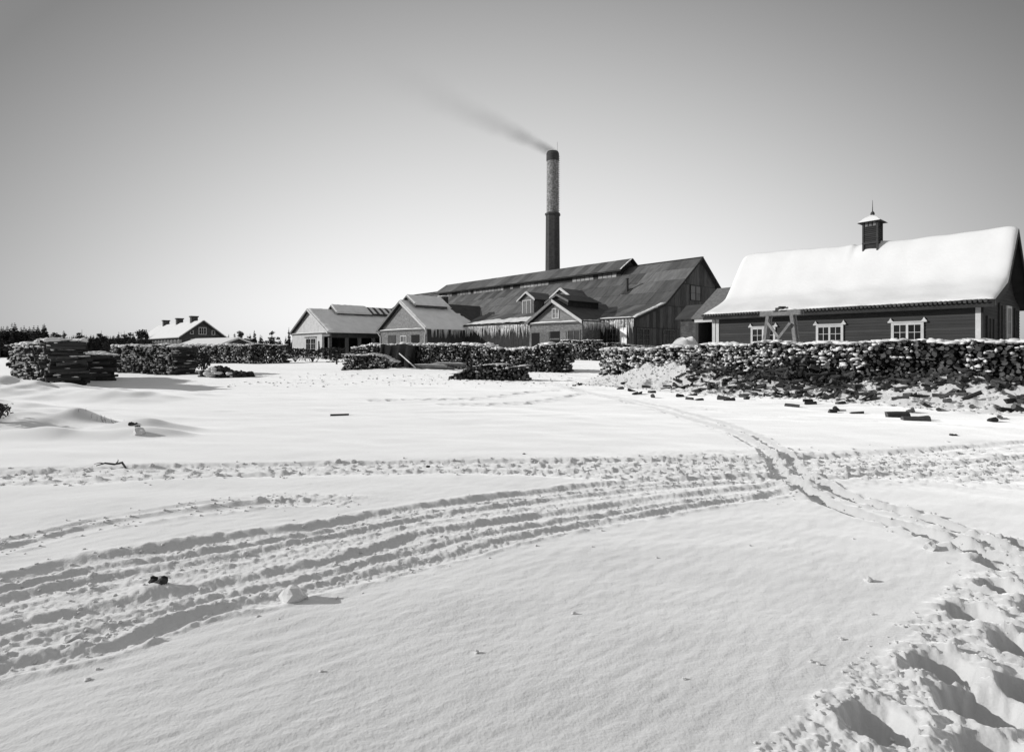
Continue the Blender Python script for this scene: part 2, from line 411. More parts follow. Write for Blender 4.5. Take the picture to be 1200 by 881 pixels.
# ------------------------------------------------------------------ ground sheet
def make_ground():
    a = [-180.0]
    az = np.concatenate([np.arange(-180, -50, 5.0), np.linspace(-50, 50, 800), np.arange(55, 180, 5.0)]) * math.pi / 180
    rr = [.5, .8, 1.1, 1.4, 1.6]
    while rr[-1] < 90:
        r = rr[-1]; rr.append(r + max(.0035, min(.0065 * r, .95 * r * r / 1105)))
    while rr[-1] < 3000: rr.append(rr[-1] * 1.08)
    rr = np.array(rr)
    Rg, Ag = np.meshgrid(rr, az, indexing='ij')
    X = Rg * np.sin(Ag); Y = Rg * np.cos(Ag)
    Z = height(X.ravel(), Y.ravel())
    nr, na = X.shape
    V = np.stack([X.ravel(), Y.ravel(), Z], 1)
    i = np.arange(nr - 1)[:, None] * na; j = np.arange(na)[None, :]; j2 = (j + 1) % na
    Q = np.stack([i + j, i + j2, i + na + j2, i + na + j], 2).reshape(-1, 4)
    Q = Q[:, ::-1]
    c = len(V); V = np.vstack([V, [[0, 0, 0]]])
    o = np_mesh('ground', V, Q, ['snow'])
    tag(o, 'snow covered ground crossed by sledge ruts and footprints', None, None, 'structure')
    return o
make_ground()

# ------------------------------------------------------------------ windows
UP = Vector((0, 0, 1))
def window(parent, off, o, ex, en, wd, ht, sashes=2, cols=2, rows=3, fw=.10, frame='paint', pane='glass', name='window', crown=False, label=None):
    """o: lower left corner of the opening on the wall face, ex: along the wall, en: out of the wall"""
    o = Vector(o); ex = Vector(ex); en = Vector(en)
    f = MB(off)
    f.obox(o, ex, UP, en, 0, fw, 0, ht, .003, .075); f.obox(o, ex, UP, en, wd - fw, wd, 0, ht, .003, .075)
    f.obox(o, ex, UP, en, fw, wd - fw, ht - fw, ht, .003, .07); f.obox(o, ex, UP, en, fw, wd - fw, 0, fw * .8, .003, .07)
    sw = (wd - 2 * fw) / sashes
    for k in range(1, sashes):
        f.obox(o, ex, UP, en, fw + k * sw - fw * .4, fw + k * sw + fw * .4, fw * .8, ht - fw, .003, .068)
    if crown:
        f.obox(o, ex, UP, en, -.14, wd + .14, ht, ht + .06, .003, .12)
        for x in (-.02, wd + .02):
            f.add([o + ex * (x + a) + UP * (ht + b) + en * c for c in (.006, .09) for a, b in ((-.14, .06), (.14, .06), (.07, .12), (.0, .26), (-.07, .12))],
                  [(4, 3, 2, 1, 0), (5, 6, 7, 8, 9)] + [(i, (i + 1) % 5, 5 + (i + 1) % 5, 5 + i) for i in range(5)])
    wobj = f.build(name, frame, parent)
    if label: wobj['label'] = label
    for k in range(sashes):
        x0 = fw + k * sw + (fw * .4 if k else 0); x1 = fw + (k + 1) * sw - (fw * .4 if k < sashes - 1 else 0)
        y0, y1 = fw * .8, ht - fw; t = .028
        if cols * rows > 1:
            m = MB(off)
            for c in range(1, cols): m.obox(o, ex, UP, en, x0 + (x1 - x0) * c / cols - t / 2, x0 + (x1 - x0) * c / cols + t / 2, y0, y1, .02, .055)
            for r in range(1, rows): m.obox(o, ex, UP, en, x0, x1, y0 + (y1 - y0) * r / rows - t / 2, y0 + (y1 - y0) * r / rows + t / 2, .02, .052)
            m.build('glazing_bar', frame, wobj)
        for c in range(cols):
            for r in range(rows):
                p = MB(off)
                p.obox(o, ex, UP, en, x0 + (x1 - x0) * c / cols, x0 + (x1 - x0) * (c + 1) / cols, y0 + (y1 - y0) * r / rows, y0 + (y1 - y0) * (r + 1) / rows, .004, .028 + .002 * rnd.random())
                p.build('pane', pane, wobj)
    return wobj

# ------------------------------------------------------------------ works hall
MA = math.radians(-47.00635650389984)
MX = Vector((math.cos(MA), math.sin(MA), 0)); MY = Vector((-math.sin(MA), math.cos(MA), 0)); MO = Vector((11.7969, 54.0, 0))
def MW(x, y, z=0): return MO + MX * x + MY * y + Vector((0, 0, z))
EX, EY = Vector((1, 0, 0)), Vector((0, 1, 0))
hall = thing('works_hall', MW(0, 0), MA, 'large dark works hall with sheet metal roof, roof lantern and boarded gable', 'factory hall')
PROF = [(-.35, 4.74), (5.17, 6.48), (12.87, 12.13), (20.57, 6.48), (26.1, 4.74)]
def roofz(y): return float(np.interp(y, [p[0] for p in PROF], [p[1] for p in PROF]))
MB().prism([(0, -.2), (0, 4.55), (5.17, 6.3), (12.87, 11.95), (20.57, 6.3), (25.74, 4.55), (25.74, -.2)], 0, -60, -.06).build('wall', 'wall', hall)
MB().prism([(12.87, 12.12), (20.57, 6.47), (26.2, 4.72), (26.2, 4.62), (20.57, 6.36), (12.87, 12.0)], 0, -60.4, .45).build('back_roof', 'dark_sheet', hall)
rows_ = [(-.35, 2.45), (2.4, 5.2), (5.17, 7.15), (7.1, 9.1), (9.05, 11.05), (11.0, 12.9)]
NC = 50; cw = 60.85 / NC
for ri, (ya, yb) in enumerate(rows_):
    for c in range(NC):
        x0 = -60.4 + c * cw; j = rnd.uniform(-.004, .012); ja = rnd.uniform(-.04, .04)
        za, zb = roofz(ya + ja), roofz(yb)
        MB().slab([(x0 - .02, ya + ja, za + .045 + j), (x0 + cw + .02 , ya + ja, za + .045 + j), (x0 + cw + .02, yb, zb + .012 + j), (x0 - .02, yb, zb + .012 + j)], .022 + .012 * (c % 2)).build('roof_sheet', 'sheet', hall, fix=False)
# rake boards of the gable, snow along the flared rake
b = MB()
for (ya, za), (yb, zb) in zip(PROF[:-1], PROF[1:]):
    b.slab([(.40, ya, za - .26), (.40, yb, zb - .26), (.40, yb, zb + .06), (.40, ya, za + .06)], .05)
b.build('rake_board', 'barn_dark', hall)
def snow_strip(parent, off, pts, wd, th, ax, seed=0, name='snow_strip', m='roof_snow'):
    """a lumpy snow strip along pts; ax: direction of its width"""
    c = curve(pts, 8); ax = Vector(ax); mb = MB(off); P = []
    for i, p in enumerate(c):
        k = .6 + .5 * sn(i * .37 + seed, seed * 1.7, 5); e = min(1, .25 + min(i, len(c) - 1 - i) * .4)
        for a, h in ((-.5, 0), (-.42, .7), (0, 1), (.42, .7), (.5, 0)):
            P.append(Vector(p) + ax * (a * wd * (.75 + .5 * k)) + UP * (h * th * float(k + .35) * e))
    n = 5
    F = [(i * n + k, i * n + k + 1, i * n + n + k + 1, i * n + n + k) for i in range(len(c) - 1) for k in range(n - 1)]
    F += [(i * n, i * n + n, i * n + 2 * n - 1, i * n + n - 1) for i in range(len(c) - 1)] + [(0, 1, 2, 3, 4), tuple(len(P) - 1 - k for k in range(5))]
    return mb.add(P, F).build(name, m, parent, smooth=True)
snow_strip(hall, (0, 0, 0), [(.2, -.3, 4.83), (.2, 1.5, 5.4), (.2, 3.5, 6.0), (.2, 5.3, 6.62)], .5, .12, (1, 0, 0), 1)
snow_strip(hall, (0, 0, 0), [(-4.2, -.2, 4.86), (-2, -.2, 4.86), (.2, -.2, 4.86)], .45, .10, (0, 1, 0), 2)
# gable boards
tiers = [-.1, 3.93, 6.35, 8.95, 12.2]
yy = 0.02
k = 0
while yy < 25.6:
    bw_ = rnd.uniform(.50, .66); y1 = min(yy + bw_ - .012, 25.72)
    for z0, z1 in zip(tiers[:-1], tiers[1:]):
        ta, tb = roofz(yy) - .2, roofz(y1) - .2
        lo = z0 + .015
        if min(ta, tb) < lo + .1: continue
        pr = rnd.uniform(.0, .03)
        MB().prism([(yy, lo), (y1, lo), (y1, min(z1, tb)), (yy, min(z1, ta))], 0, -.055, -.02 + pr).build('board', 'board', hall)
    yy += bw_
bt = MB()
for z in tiers[1:4]:
    yl = [y for y in np.arange(0, 25.7, .05) if roofz(y) - .25 > z]
    bt.box(-.02, .022, yl[0], yl[-1], z - .03, z + .012)
stuff(bt.build('wall_batten', 'barn_dark', hall))
# gable windows
for (y0, y1, z0, z1, fr) in ((.52, 2.74, 2.1, 3.85, 'plank'), (5.3, 7.95, 2.1, 3.85, 'plank'), (10.76, 13.12, 7.18, 8.92, 'wall')):
    window(hall, (0, 0, 0), (.03, y0, z0), EY, EX, y1 - y0, z1 - z0, 2, 2 if z0 < 5 else 1, 3 if z0 < 5 else 2, .09, fr, 'glass' if z0 < 5 else 'pale_glass')
# front wall: boards, door and window behind the icicles
fb = MB()
x = -60
while x < 0:
    ww = rnd.uniform(.24, .32); fb.box(x, x + ww - .02, -.05 - rnd.uniform(0, .02), 0.0, -.1, 4.55); x += ww
stuff(fb.build('front_boarding', 'barn_dark', hall))
window(hall, (0, 0, 0), (-3.1, -.072, 2.2), EX, -EY, 1.5, 1.62, 2, 2, 3, .07, 'plank')
MB().box(-1.49, -.68, -.12, -.074, .6, 3.9).build('door', 'ice', hall)
# icicles along the front eave
ic = MB()
def icicles(x0, x1, n, lmax, y=-.34, z=4.70):
    for i in range(n):
        x = rnd.uniform(x0, x1); L = lmax * (.15 + .85 * rnd.random() ** 1.6) * (.55 + .45 * abs(math.sin(x * 1.3))); r = .018 + .045 * L / lmax
        yy = y + rnd.uniform(-.05, .08)
        ic.tube([(x, yy, z), (x + rnd.uniform(-.02, .02), yy, z - L * .5), (x + rnd.uniform(-.03, .03), yy, z - L)], [r, r * .6, .004], 5)
icicles(-4.1, .3, 110, 1.25); icicles(-26, -11.6, 460, 1.6); icicles(-26, -23, 40, 1.0)
stuff(ic.build('icicle', 'ice', hall, fix=False))
# sheets of frozen meltwater on the boards behind the icicles
fi = MB()
for i in range(200):
    x = rnd.choice((rnd.uniform(-24, -11.7), rnd.uniform(-24, -11.7), rnd.uniform(-3.9, 0))); L = rnd.uniform(.3, 1.9) * rnd.uniform(.4, 1); ww = rnd.uniform(.04, .16)
    fi.add([(x, -.085, 4.6), (x + ww, -.085, 4.6), (x + ww * .9, -.125, 4.6 - L * .5), (x + ww * .55, -.09, 4.6 - L), (x + ww * .2, -.12, 4.6 - L * .55)], [(0, 1, 2, 3, 4)])
stuff(fi.build('wall_ice', 'ice', hall, fix=False))
# snow lying on the lower roof between the annexes
def roof_patch(parent, off, fn, u0, u1, v0, v1, nu, nv, thick, seed, cut, name='roof_snow', m='roof_snow'):
    """snow patch on a roof surface fn(u, v) -> point; cut(u, v) < 0 leaves the roof bare"""
    U, Vv = np.meshgrid(np.linspace(u0, u1, nu), np.linspace(v0, v1, nv), indexing='ij')
    C = cut(U, Vv); n = fbm(U * .9 + seed, Vv * .9, 3, seed)
    T = thick * (1 + .35 * n) * np.sqrt(np.clip(C, 0, 1))
    P = []; F = []
    for i in range(nu):
        for j in range(nv):
            p = Vector(fn(U[i, j], Vv[i, j])); P.append(p + UP * float(T[i, j] - (.0 if C[i, j] > 0 else .06)))
    for i in range(nu - 1):
        for j in range(nv - 1):
            if C[i:i+2, j:j+2].max() > 0:
                F.append((i * nv + j, (i + 1) * nv + j, (i + 1) * nv + j + 1, i * nv + j + 1))
    return MB(off).add(P, F).build(name, m, parent, smooth=True)
roof_patch(hall, (0, 0, 0), lambda u, v: (u, v, roofz(v) + .075), -26.5, -11.2, -.42, 3.4, 90, 26, .20, 3,
           lambda U, V: np.minimum(np.minimum((U + 26.4) / .4, (-11.3 - U) / .4), (np.interp(U, [-26, -24, -19, -12], [.7, 2.0, 2.3, 2.6]) - V + .6 * fbm(U * .8, V * .8, 3, 40)) / .7))
# lantern along the ridge
L0, L1 = -47.9, -9.1
MB().box(L0 + .3, L1 - .3, 10.95, 14.8, 10.2, 11.56).build('lantern_wall', 'barn_dark', hall)
MB().prism([(10.95, 11.5), (12.87, 12.95), (14.8, 11.5)], 0, L0 + .3, L1 - .3).build('lantern_gable', 'barn_dark', hall)
NL = 32; lw = (L1 - L0 + .3) / NL
for c in range(NL):
    x0 = L0 - .15 + c * lw; j = rnd.uniform(0, .012)
    MB().slab([(x0 - .01, 10.3, 11.46 + j), (x0 + lw + .01, 10.3, 11.46 + j), (x0 + lw + .01, 12.88, 13.12 + j), (x0 - .01, 12.88, 13.12 + j)], .03).build('lantern_roof_sheet', 'sheet', hall, fix=False)
MB().slab([(L0 - .15, 12.87, 13.12), (L1 + .15, 12.87, 13.12), (L1 + .15, 15.4, 11.46), (L0 - .15, 15.4, 11.46)], .03).build('lantern_back_roof', 'dark_sheet', hall)
MB().box(L0 - .15, L1 + .15, 10.28, 10.42, 11.30, 11.44).build('lantern_eave_board', 'barn_dark', hall)
x = L0 + .5; pk = 0
while x < L1 - .9:
    pw = .72
    if not (-31.5 < x < -30 or -22 < x < -18.5 or rnd.random() < .12):
        MB().box(x, x + pw - .08, 10.90, 10.94, 10.74, 11.30).build('lantern_pane', 'pale_glass' if x > -46 else 'glass', hall)
    x += pw
snow_strip(hall, (0, 0, 0), [(L1 + .1, 10.35, 11.55), (L1 + .1, 11.6, 12.36), (L1 + .1, 12.7, 13.06)], .22, .09, (1, 0, 0), 4)
MB().beam((-60.4, 12.87, 12.17), (.45, 12.87, 12.17), .3, .06).build('ridge_cap', 'dark_sheet', hall)
# stove pipe
sp_ = MB(); sp_.tube([(-6.12, 7.67, 8.1), (-6.12, 7.67, 9.75)], .155, 12); sp_.tube([(-6.12, 7.67, 9.82), (-6.12, 7.67, 9.9)], .21, 12); sp_.tube([(-6.12, 7.67, 9.75), (-6.12, 7.67, 9.82)], .07, 6)
pp = sp_.build('stove_pipe', 'iron', hall)
MB().slab([(-6.62, 7.2, 8.06), (-5.62, 7.2, 8.06), (-5.62, 8.2, 8.79), (-6.62, 8.2, 8.79)], .04).build('flashing', 'iron', pp)
# dormers
def dormer(xc, snow):
    yf = 4.88; ev = 8.12; pk_ = 9.16; hw = 1.18
    bk = lambda z: 5.17 + (z - 6.48) * (7.7 / 5.65) + .3
    d = MB().prism([(-hw, 5.9), (hw, 5.9), (hw, ev), (0, pk_ - .12), (-hw, ev)], 1, yf, bk(pk_))
    d.v = [(v[0] + xc, v[1], v[2]) for v in d.v]
    do = d.build('dormer', 'plank', hall)
    for s_ in (-1, 1):
        MB().slab([(xc, yf - .35, pk_ - .01), (xc + s_ * 1.68, yf - .35, ev - .02), (xc + s_ * 1.68, bk(ev), ev - .02), (xc, bk(pk_), pk_ - .01)], .06 * s_).build('dormer_roof', 'sheet', do)
    b = MB()
    for s_ in (-1, 1): b.slab([(xc, yf - .36, pk_ - .16), (xc + s_ * 1.7, yf - .36, ev - .18), (xc + s_ * 1.7, yf - .36, ev + .02), (xc, yf - .36, pk_ + .06)], .04)
    b.build('dormer_barge_board', 'paint' if snow else 'plank', do)
    window(do, (0, 0, 0), (xc - .86, yf, 6.2), EX, -EY, 1.62, 1.95, 2, 1, 1, .10, 'paint', 'plank', 'hatch')
    if snow: snow_strip(do, (0, 0, 0), [(xc + .1, yf - .3, pk_ + .04), (xc + .9, yf - .3, pk_ - .5), (xc + 1.65, yf - .3, ev + .05)], .16, .08, (0, 1, 0), 8)
dormer(-19.62, True); dormer(-13.75, True)
snow_strip(hall, (0, 0, 0), [(-11.9, 6.2, 7.3), (-10.8, 6.0, 7.17), (-9.5, 5.7, 6.95)], .5, .16, (0, 1, 0), 11)

# ------------------------------------------------------------------ brick annexes in front of the hall
def annex(label, xl, xr, yf, ev, pk, walls, gable, snow_to, back_ev=None, roofm='sheet', snow_side=True):
    xc = (xl + xr) / 2; hw = (xr - xl) / 2
    t = thing('brick_annex', MW(xc, yf), MA, label, 'annex', 'gabled annexes along the front of the works hall')
    off = (xc, yf, 0); sl = (pk - ev) / hw
    yb = 5.17 + (pk - 6.48) * (7.7 / 5.65) + .5 if pk > 6.48 else 5.5
    wall_poly = [(xl + .35, -.2), (xr - .35, -.2), (xr - .35, ev - .08), (xl + .35, ev - .08)]
    if walls == 'open':
        MB(off).box(xl + .35, xr - 2.9, yf, yf + .35, -.2, ev - .08).build('wall', 'pale_brick', t)
        MB(off).box(xl + .35, xl + .7, yf + .36, 2, -.2, ev - .08).build('side_wall', 'pale_brick', t)
        MB(off).box(xr - 2.9, xr - .36, yf + .02, yf + .3, 3.72, ev - .08).build('lintel', 'plank', t)
        MB(off).box(xl + .7, xr - 3.4, yf + 3.0, yf + 3.3, -.2, 4.2).build('inner_wall', 'dark', t)  # inner faces near-black: shade of the bays put into the colour
        MB(off).box(xr - .75, xr - .38, yf + .32, 2, 3.55, ev - .1).build('side_beam', 'wall', t)
        for yy in (-8.8, -6.1, -4.0, -1.6): MB(off).box(xr - .78, xr - .4, yy - .22, yy + .22, -.2, 3.55).build('post', 'plank', t)
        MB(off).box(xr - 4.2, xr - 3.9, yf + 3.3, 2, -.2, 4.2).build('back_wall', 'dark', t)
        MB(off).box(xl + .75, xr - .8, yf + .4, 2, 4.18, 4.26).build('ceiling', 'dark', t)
    else:
        MB(off).prism(wall_poly, 1, yf, 4.5).build('wall', walls, t)
    MB(off).prism([(xl + .4, ev - .05), (xr - .4, ev - .05), (xc, pk - .42 * sl / 1.0 + .02)], 1, yf + .06, yb).build('gable', gable, t)
    for s_, x in ((-1, xl), (1, xr)):
        MB(off).slab([(xc, yf - .45, pk), (x, yf - .45, ev), (x, yb if s_ else 0, ev), (xc, yb, pk)] if False else
                     [(xc, yf - .45, pk), (x, yf - .45, ev), (x, max(1.5, yb - 5.5), ev), (xc, yb, pk)], .07 * s_).build('roof', 'dark_sheet', t)
        b = MB(off)
        b.slab([(xc, yf - .46, pk - .24), (x, yf - .46, ev - .24), (x, yf - .46, ev + .10), (xc, yf - .46, pk + .10)], .05)
        b.build('barge_board', 'paint' if s_ > 0 else 'plank', t)
        MB(off).slab([(xc - s_*0.0, yf - .01, pk - .75), (x - s_ * .75, yf - .01, ev + .03), (x - s_ * .48, yf - .01, ev + .03), (xc, yf - .01, pk - .45)], .05).build('gable_trim', 'plank', t)
    snow_strip(t, off, [(xl + .7, yf - .12, ev - .0), (xc, yf - .14, ev + .02), (xr - .6, yf - .12, ev - .0)], .34, .15, (0, 1, 0), xl)
    MB(off).box(xl + .3, xr - .3, yf - .22, yf + .05, ev - .14, ev - .02).build('cornice', 'plank', t)
    if snow_to is not None:
        fn = lambda u, v: (xc + u, v, pk - u * sl + .08)
        roof_patch(t, off, fn, .05, hw + .12, yf - .5, snow_to + 2.0, 40, 60, .13, int(abs(xl)) + 2,
                   lambda U, V: np.minimum(np.minimum(np.minimum((hw + .1 - U) / .12, (V - yf + .48) / .15), (U + .1) / .1), (snow_to + .55 * U * .5 - V + .5 * fbm(U * .7, V * .7, 3, 71)) / .8), m='thin_snow')
    return t, off, xc, hw, sl
def monitor(t, off, xc, hw, y0, y1, pk, ev, base, snow=True, strips=0):
    MB(off).prism([(xc - hw + .35, base), (xc + hw - .35, base), (xc + hw - .35, ev + .02), (xc, pk - .12), (xc - hw + .35, ev + .02)], 1, y0 + .3, y1).build('monitor_wall', 'plank' if snow else 'barn_dark', t)
    for s_ in (-1, 1):
        q = [(xc, y0, pk), (xc + s_ * hw, y0, ev), (xc + s_ * hw, y1 + .15, ev), (xc, y1 + .15, pk)]
        MB(off).slab(q, .06 * s_).build('monitor_roof', 'dark_sheet', t)
        MB(off).slab([(xc, y0 - .03, pk - .16), (xc + s_ * hw, y0 - .03, ev - .16), (xc + s_ * hw, y0 - .03, ev + .06), (xc, y0 - .03, pk + .08)], .04).build('monitor_barge_board', 'plank', t)
    sl = (pk - ev) / hw
    if snow:
        ye = y1 - (y1 - y0) * .55 if strips else y1 + .2
        roof_patch(t, off, lambda u, v: (xc + u, v, pk - u * sl + .07), 0.02, hw + .08, y0 - .05, ye, 16, 40, .16, 5,
                   lambda U, V: np.minimum(np.minimum((hw + .08 - U) / .12, (V - y0 + .05) / .15), np.minimum((U + .1) / .1, (ye - V) / .2)), m='thin_snow')
    for k in range(strips):
        ya = y1 - (y1 - y0) * .55 + .4 + k * 1.15
        MB(off).slab([(xc + .15, ya, pk - .15 * sl + .075), (xc + hw - .1, ya, pk - (hw - .1) * sl + .075), (xc + hw - .1, ya + .55, pk - (hw - .1) * sl + .075), (xc + .15, ya + .55, pk - .15 * sl + .075)], .04).build('roof_light', 'thin_snow', t)

a3, o3, xc, hw, sl = annex('small brick annex with pale gable window and two stepped roof monitors', -11.7, -3.6, -2.95, 4.52, 6.85, 'brick', 'gable_brick', None)
monitor(a3, o3, xc, 1.7, -2.7, 2.6, 7.50, 6.72, 6.0, False)
window(a3, o3, (-8.02, -2.89, 4.95), EX, -EY, .98, 1.08, 2, 1, 2, .09, 'paint', 'pale_glass')
MB(o3).box(-11.0, -9.85, -3.0, -2.955, 1.2, 3.53).build('doorway', 'dark', a3)  # closed near-black panel, the doorway's shade painted on the wall face
MB(o3).box(-9.7, -8.4, -3.0, -2.955, 1.2, 3.55).build('shutter', 'plank', a3)
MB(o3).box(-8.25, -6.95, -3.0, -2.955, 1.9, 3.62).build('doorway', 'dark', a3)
MB(o3).box(-8.3, -6.9, -3.05, -3.002, 2.75, 2.9).build('crossbar', 'plank', a3)
MB(o3).box(-6.85, -6.05, -3.0, -2.955, 1.2, 3.65).build('shutter', 'plank', a3)
window(a3, o3, (-5.85, -2.955, 1.9), EX, -EY, 1.7, 1.8, 2, 1, 1, .09, 'plank', 'wall')
ic2 = MB(o3)
for i in range(70):
    yy = rnd.uniform(-3.2, -.4); L = rnd.uniform(.1, .9); ic2.tube([(-3.62, yy, 4.5), (-3.62, yy + .01, 4.5 - L)], [.03, .004], 5)
stuff(ic2.build('icicle', 'ice', a3, fix=False))
snow_strip(a3, o3, [(-3.8, -3.2, 4.62), (-3.8, -1.8, 4.62), (-3.8, -.4, 4.66)], .3, .1, (1, 0, 0), 31)

a2, o2, xc2, hw2, sl2 = annex('brick annex with snow on its roof, snowy monitor and downpipes, middle of the three', -38.3, -26.1, -6.0, 4.36, 8.12, 'brick', 'gable_brick', .8)
monitor(a2, o2, xc2, 2.1, -5.35, .1, 8.90, 7.62, 7.0, True)
c2 = MB(o2); c2.box(xc2 - .3, xc2 + .55, .3, 1.15, 7.0, 9.15); ch = c2.build('chimney', 'dark_brick', a2)
snow_strip(ch, o2, [(xc2 - .55, .6, 9.14), (xc2 + .1, .6, 9.16), (xc2 + .8, .6, 9.14)], 1.2, .14, (0, 1, 0), 5)
MB(o2).box(-35.75, -33.8, -6.05, -6.003, 1.4, 3.66).build('shutter', 'wall', a2)
window(a2, o2, (-32.55, -6.003, 2.0), EX, -EY, 1.5, 1.58, 2, 1, 2, .1, 'paint', 'pale_glass')
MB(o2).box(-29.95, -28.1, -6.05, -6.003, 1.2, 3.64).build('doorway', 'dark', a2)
for xx, sgn in ((-37.95, 1), (-26.45, -1)):
    MB(o2).tube([(xx - .3 * sgn, -6.3, 4.25), (xx - .1 * sgn, -6.25, 4.0), (xx + .3 * sgn, -6.12, 3.5), (xx + .32 * sgn, -6.12, .4)], .075, 8).build('downpipe', 'paint', a2)
MB(o2).box(-26.5, -26.44, -5.9, -.1, -.1, 4.2).build('side_boarding', 'board', a2)
ic3 = MB(o2)
for i in range(60):
    yy = rnd.uniform(-5.5, -.4); L = rnd.uniform(.1, 1.3); ic3.tube([(-26.15, yy, 4.36), (-26.15, yy + .01, 4.36 - L)], [.03, .004], 5)
stuff(ic3.build('icicle', 'ice', a2, fix=False))
snow_strip(a2, o2, [(-26.3, -6.2, 4.42), (-26.3, -3.5, 4.42), (-26.3, .3, 4.46)], .3, .1, (1, 0, 0), 33)

a1, o1, xc1, hw1, sl1 = annex('pale rendered annex with open side bays and long roof monitor, furthest left', -62.0, -47.2, -9.0, 4.32, 8.12, 'open', 'pale_brick', 4.6)
monitor(a1, o1, xc1, 2.1, -5.5, 8.5, 8.92, 7.62, 7.0, True, 5)
window(a1, o1, (-56.05, -9.003, 1.0), EX, -EY, 3.9, 2.6, 2, 2, 3, .16, 'paint', 'glass')
MB(o1).beam((-50.9, -9.2, .6), (-51.2, -9.04, 3.05), .3, .06, (0, 1, 0)).build('leaning_board', 'wall', a1)
MB(o1).box(-56.2, -52.0, -9.2, -9.003, 3.62, 3.75).build('window_hood', 'wall', a1)

# ------------------------------------------------------------------ chimney and smoke
CB = Vector((6.75, 92.0, 0))
chim = thing('factory_chimney', CB, R(10), 'tall brick factory chimney with dark octagonal base and sooty top', 'chimney')
MB().tube([(0, 0, 0), (0, 0, 24.0)], [1.36, 1.17], 8).build('base_shaft', 'stack_dark', chim)
cm = MB(); cm.tube([(0, 0, 23.85), (0, 0, 24.0), (0, 0, 24.25), (0, 0, 24.4)], [1.17, 1.32, 1.32, 1.05], 8); cm.build('collar', 'stack_dark', chim)
MB().tube([(0, 0, 24.3), (0, 0, 32.9)], [1.02, .99], 24).build('shaft', 'stack_brick', chim, smooth=False)
MB().tube([(0, 0, 32.9), (0, 0, 33.05), (0, 0, 34.2), (0, 0, 34.5)], [.99, 1.05, 1.05, .92], 24).build('cap', 'stack_dark', chim)
rg = MB()
for k in range(26):
    z = 24.8 + k * .36
    rg.box(1.02, 1.18, -.16, .16, z, z + .03)
stuff(rg.build('rung', 'iron', chim))
MB().tube([(.8, 0, 34.3), (.8, 0, 36.2)], .02, 5).build('lightning_rod', 'iron', chim)
def make_smoke():
    a = Vector((0.0, 0, .2)); bdir = Vector((-34, 0, 16.4)); Ls = bdir.length
    t = MB(); n = 18; pts = []; rad = []
    for i in range(n):
        s = i / (n - 1)
        pts.append((s * Ls, 0, 0)); rad.append(.8 + 4.2 * s ** .9)
    t.tube(pts, rad, 16)
    o = t.build('smoke', 'snow', None, smooth=True)
    o.data.materials.clear()
    m = bpy.data.materials.new('smoke'); m.use_nodes = True; q = m.node_tree; q.nodes.clear()
    def mk(t_, **k):
        z = q.nodes.new(t_)
        for x_, y_ in k.items(): setattr(z, x_, y_)
        return z
    def mm(op, x_, y_):
        z = mk('ShaderNodeMath', operation=op)
        for i, v in enumerate((x_, y_)):
            if isinstance(v, (int, float)): z.inputs[i].default_value = v
            else: q.links.new(v, z.inputs[i])
        return z.outputs[0]
    tc_ = mk('ShaderNodeTexCoord'); se = mk('ShaderNodeSeparateXYZ'); q.links.new(tc_.outputs['Object'], se.inputs[0])
    s = mm('DIVIDE', se.outputs[0], Ls)
    dz = se.outputs[2]
    rr_ = mm('ADD', mm('MULTIPLY', mm('POWER', mm('MAXIMUM', s, 0.0), .9), 4.2), .8)
    no = mk('ShaderNodeTexNoise'); no.inputs['Scale'].default_value = .35; no.inputs['Detail'].default_value = 3
    q.links.new(tc_.outputs['Object'], no.inputs['Vector'])
    d = mm('DIVIDE', mm('SQRT', mm('ADD', mm('POWER', se.outputs[1], 2.0), mm('POWER', dz, 2.0)), 0.0), rr_)
    d = mm('ADD', d, mm('MULTIPLY', mm('SUBTRACT', no.outputs[0], .5), .8))
    fall = mm('MAXIMUM', mm('SUBTRACT', 1.0, d), 0.0)
    fade = mm('MULTIPLY', mm('POWER', mm('MAXIMUM', mm('SUBTRACT', 1.0, s), 0.0), 1.3), mm('DIVIDE', .70, mm('MULTIPLY', rr_, rr_)))
    dens = mm('MULTIPLY', mm('MULTIPLY', fall, fade), 1.15)
    v = mk('ShaderNodeVolumePrincipled'); v.inputs['Color'].default_value = (.22, .22, .22, 1)
    q.links.new(dens, v.inputs['Density'])
    ou = mk('ShaderNodeOutputMaterial'); q.links.new(v.outputs[0], ou.inputs['Volume'])
    o.data.materials.append(m)
    o.location = CB + Vector((.5, 0, 34.25)); o.rotation_euler = (0, -math.atan2(16.4, -34), 0)
    tag(o, 'dark smoke drifting left from the chimney top', 'smoke', None, 'stuff')
make_smoke()

# ------------------------------------------------------------------ barn on the right
BA = math.radians(-51.340191745909905)
BX = Vector((math.cos(BA), math.sin(BA), 0)); BY = Vector((-math.sin(BA), math.cos(BA), 0)); BO = Vector((22.8462, 27.0, 0))
def BW(x, y, z=0): return BO + BX * x + BY * y + Vector((0, 0, z))
barn = thing('timber_barn', BW(0, 0), BA, 'dark clapboard barn with thick snow on its roof and a small louvred ventilator', 'barn')
BL = 14.1; BWD = 8.6
BP = [(-.72, 4.0), (1.95, 4.98), (4.45, 7.98), (6.95, 4.98), (9.35, 4.0)]
def broof(y): return float(np.interp(y, [p[0] for p in BP], [p[1] for p in BP]))
MB().prism([(0, -.4), (0, 4.02), (1.95, 4.75), (4.45, 7.7), (6.95, 4.75), (BWD, 4.1), (BWD, -.4)], 0, -BL, 0).build('wall', 'barn_dark', barn)
z = -.35; pitch = .168
while z < 4.0:
    MB().slab([(-BL, -.055, z), (-.2, -.055, z), (-.2, -.025, min(z + pitch + .02, 4.05)), (-BL, -.025, min(z + pitch + .02, 4.05))], -.02).build('clapboard', 'barn', barn)
    z += pitch
z = -.35
